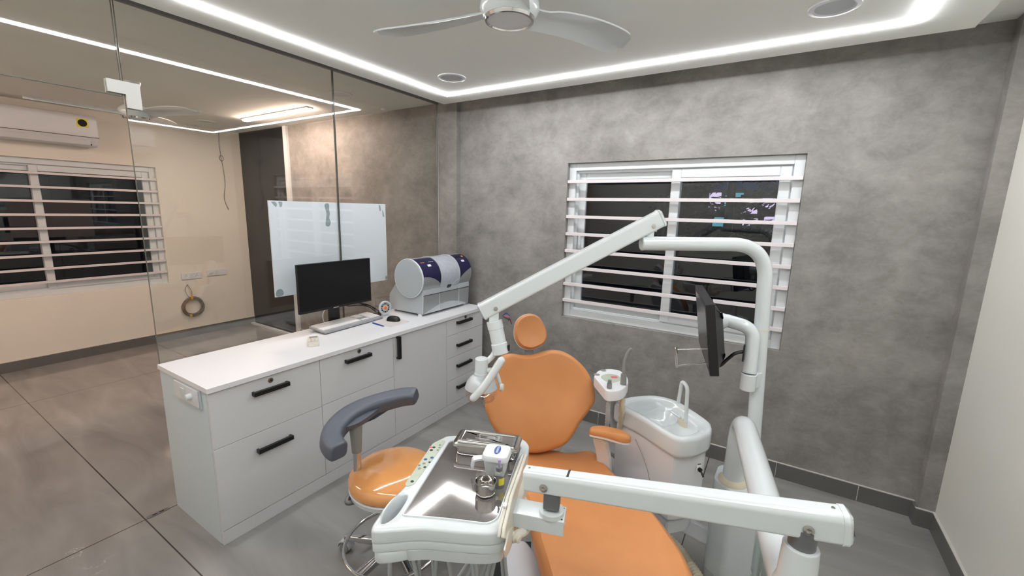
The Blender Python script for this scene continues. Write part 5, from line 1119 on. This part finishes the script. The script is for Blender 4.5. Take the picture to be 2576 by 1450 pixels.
# loose wires at the arm joint
for k, m_ in enumerate((M_blue, M_red, M_blkpl)):
    o_ = Vector((cx_ + 0.028, cy_ + 0.02, 1.225)); bm = NB(); sweep(bm, catmull([o_, o_ + Vector((0.012 + 0.006 * k, 0.008, 0.012 - 0.012 * k)), o_ + Vector((0.024, 0.014, -0.004 * k)), o_ + Vector((0.018 + 0.008 * k, 0.016, -0.02 - 0.006 * k))], 5, False), 0.0022, 6); obj('loose_wire', bm, m_, t)
# crank to lamp head
bm = NB(); sweep(bm, fillet([cB + Vector((-0.022, -0.004, 0.01)), (-0.955, 1.395, 1.055), (-0.978, 1.36, 1.025)], 0.02), 0.012, 14); obj('crank_tube', bm, M_wh, t)
hc = Vector((-0.982, 1.352, 0.985))
bm = NB(); cyl(bm, hc + Z3 * 0.0, hc + Z3 * 0.068, 0.0275, 0.0262, n=32, bev=0.002); cyl(bm, hc - Z3 * 0.006, hc + Z3 * 0.006, 0.0295, n=32); hd_ = obj('head_socket', bm, M_wh, t)
bm = NB(); lathe(bm, [(0.068, -0.058), (0.066, -0.05), (0.058, -0.03), (0.045, -0.014), (0.03, -0.004), (0.0, -0.002)], hc, Z3, 40, cap0=False); obj('reflector_dome', bm, M_silver2, t, label='pearly silver dome')
bm = NB(); lathe(bm, [(0.064, -0.058), (0.066, -0.085), (0.056, -0.108), (0.03, -0.115), (0.0, -0.116)], hc, Z3, 36, cap0=False); obj('clear_shield', bm, M_clear, t)
bm = NB(); lathe(bm, [(0.012, -0.06), (0.014, -0.085), (0.0, -0.088)], hc, Z3, 20); obj('bulb', bm, M_ivory, t)
# handle
hx = Vector((RT.x, RT.y, 0)).normalized()
bm = NB(); sweep(bm, catmull([(-0.868, 1.325, 1.075), (-0.888, 1.305, 1.03), (-0.906, 1.285, 0.99), (-0.926, 1.268, 0.955), (-0.948, 1.255, 0.925)], 6, False), 0.0155, 16, round_end=True); obj('grip_handle', bm, M_wh, t)
bm = NB(); sweep(bm, [hc + Z3 * 0.015 + hx * 0.01, hc + hx * 0.05 + Vector((0.01, -0.01, 0.022)), (-0.888, 1.312, 1.03)], 0.012, 10); sweep(bm, [hc + hx * 0.062 + Vector((0, 0, 0.01)), hc + hx * 0.082 + Vector((0, 0.0, -0.055))], 0.008, 10); obj('handle_bracket', bm, M_wh, t)
bm = NB(); lathe(bm, [(0.016, 0), (0.016, 0.01), (0.012, 0.014), (0, 0.014)], hc + hx * 0.082 + Vector((0, -0.005, -0.055)), hx - Y3 * 0.2, 20); obj('side_knob', bm, M_ivory, t)

# ---------------------------------------------------------------- patient monitor on the pole
t = thing('patient_monitor', 'black monitor seen edge-on, mounted on the light pole', 'monitor', (-0.06, 1.99, 0.95))
mw = Vector((-0.236, 0.972, 0)).normalized(); mu = Vector((-0.15, -0.02, 1)); mu = (mu - mw * mu.dot(mw)).normalized(); mn = mw.cross(mu).normalized(); mn = mn if mn.x < 0 else -mn
MO = Vector((-0.237, 2.003, 1.170))
Rm = Matrix((mw, mu, mn)).transposed()
bm = NB(); box(bm, MO, (0.48, 0.29, 0.034), rot=Rm, bev=0.004); obj('casing', bm, M_blkpl, t)
bm = NB(); box(bm, MO + mn * 0.0172, (0.445, 0.255, 0.001), rot=Rm); obj('screen', bm, M_screen, t, smooth=False)
bm = NB(); rings(bm, rpoly([(-0.2, -0.115), (0.2, -0.115), (0.2, 0.115), (-0.2, 0.115)], 0.02), [(-0.025, 1, 0), (0.03, 1, 0.03), (0.04, 1, 0.034)], MO - mn * 0.016, mw, mu, -mn); obj('back_housing', bm, M_blkpl, t)
bm = NB(); lathe(bm, [(0.045, 0), (0.04, 0.01), (0.03, 0.035), (0.026, 0.05)], MO - mn * 0.046 + mu * 0.02, -mn, 24); obj('tilt_mount', bm, M_wh, t)
bm = NB(); box(bm, MO - mn * 0.058 - mu * 0.045, (0.03, 0.035, 0.02), rot=Rm, bev=0.002); obj('mount_block', bm, M_whp, t)
j0 = MO - mn * 0.085 + mu * 0.02
bm = NB(); sweep(bm, fillet([j0, (-0.055, 2.02, 1.185), (-0.050, 1.985, 1.0)], [0.065], 12), 0.0275, 26); obj('mount_arm', bm, M_wh, t)
bm = NB(); cyl(bm, (-0.05, 1.985, 0.925), (-0.05, 1.985, 0.998), 0.0305, n=30, bev=0.003); sweep(bm, [(-0.05, 1.985, 0.965), (-0.018, 2.045, 0.965)], 1, sect=[(-0.03, -0.022), (0.03, -0.022), (0.03, 0.022), (-0.03, 0.022)], upv=Z3); obj('pole_clamp', bm, M_wh, t)
bm = NB(); box(bm, (-0.079, 1.972, 1.085), (0.006, 0.02, 0.07), bev=0.001); obj('cable_clip', bm, M_blkpl, t)
bm = NB(); sweep(bm, catmull([(-0.082, 1.972, 1.09), (-0.11, 1.96, 1.08), (-0.135, 1.96, 1.05), (-0.165, 1.97, 1.01), (-0.19, 1.98, 1.03)], 6, False), 0.007, 10); obj('cable', bm, M_blkpl, t)
q0 = MO - mn * 0.06 - mu * 0.05
g1 = MO - mn * 0.058 - mu * 0.165; g2 = g1 + mn * 0.19 - mw * 0.05
bm = NB(); sweep(bm, fillet([q0, g1, g2], 0.015), 0.0035, 10); sweep(bm, [g2 + mu * 0.075, g2 + mu * 0.075 - mn * 0.13], 0.003, 10); sweep(bm, [g2 - mu * 0.002, g2 + mu * 0.08], 0.0065, 12, round_end=True); obj('grab_handle', bm, M_chrome, t)
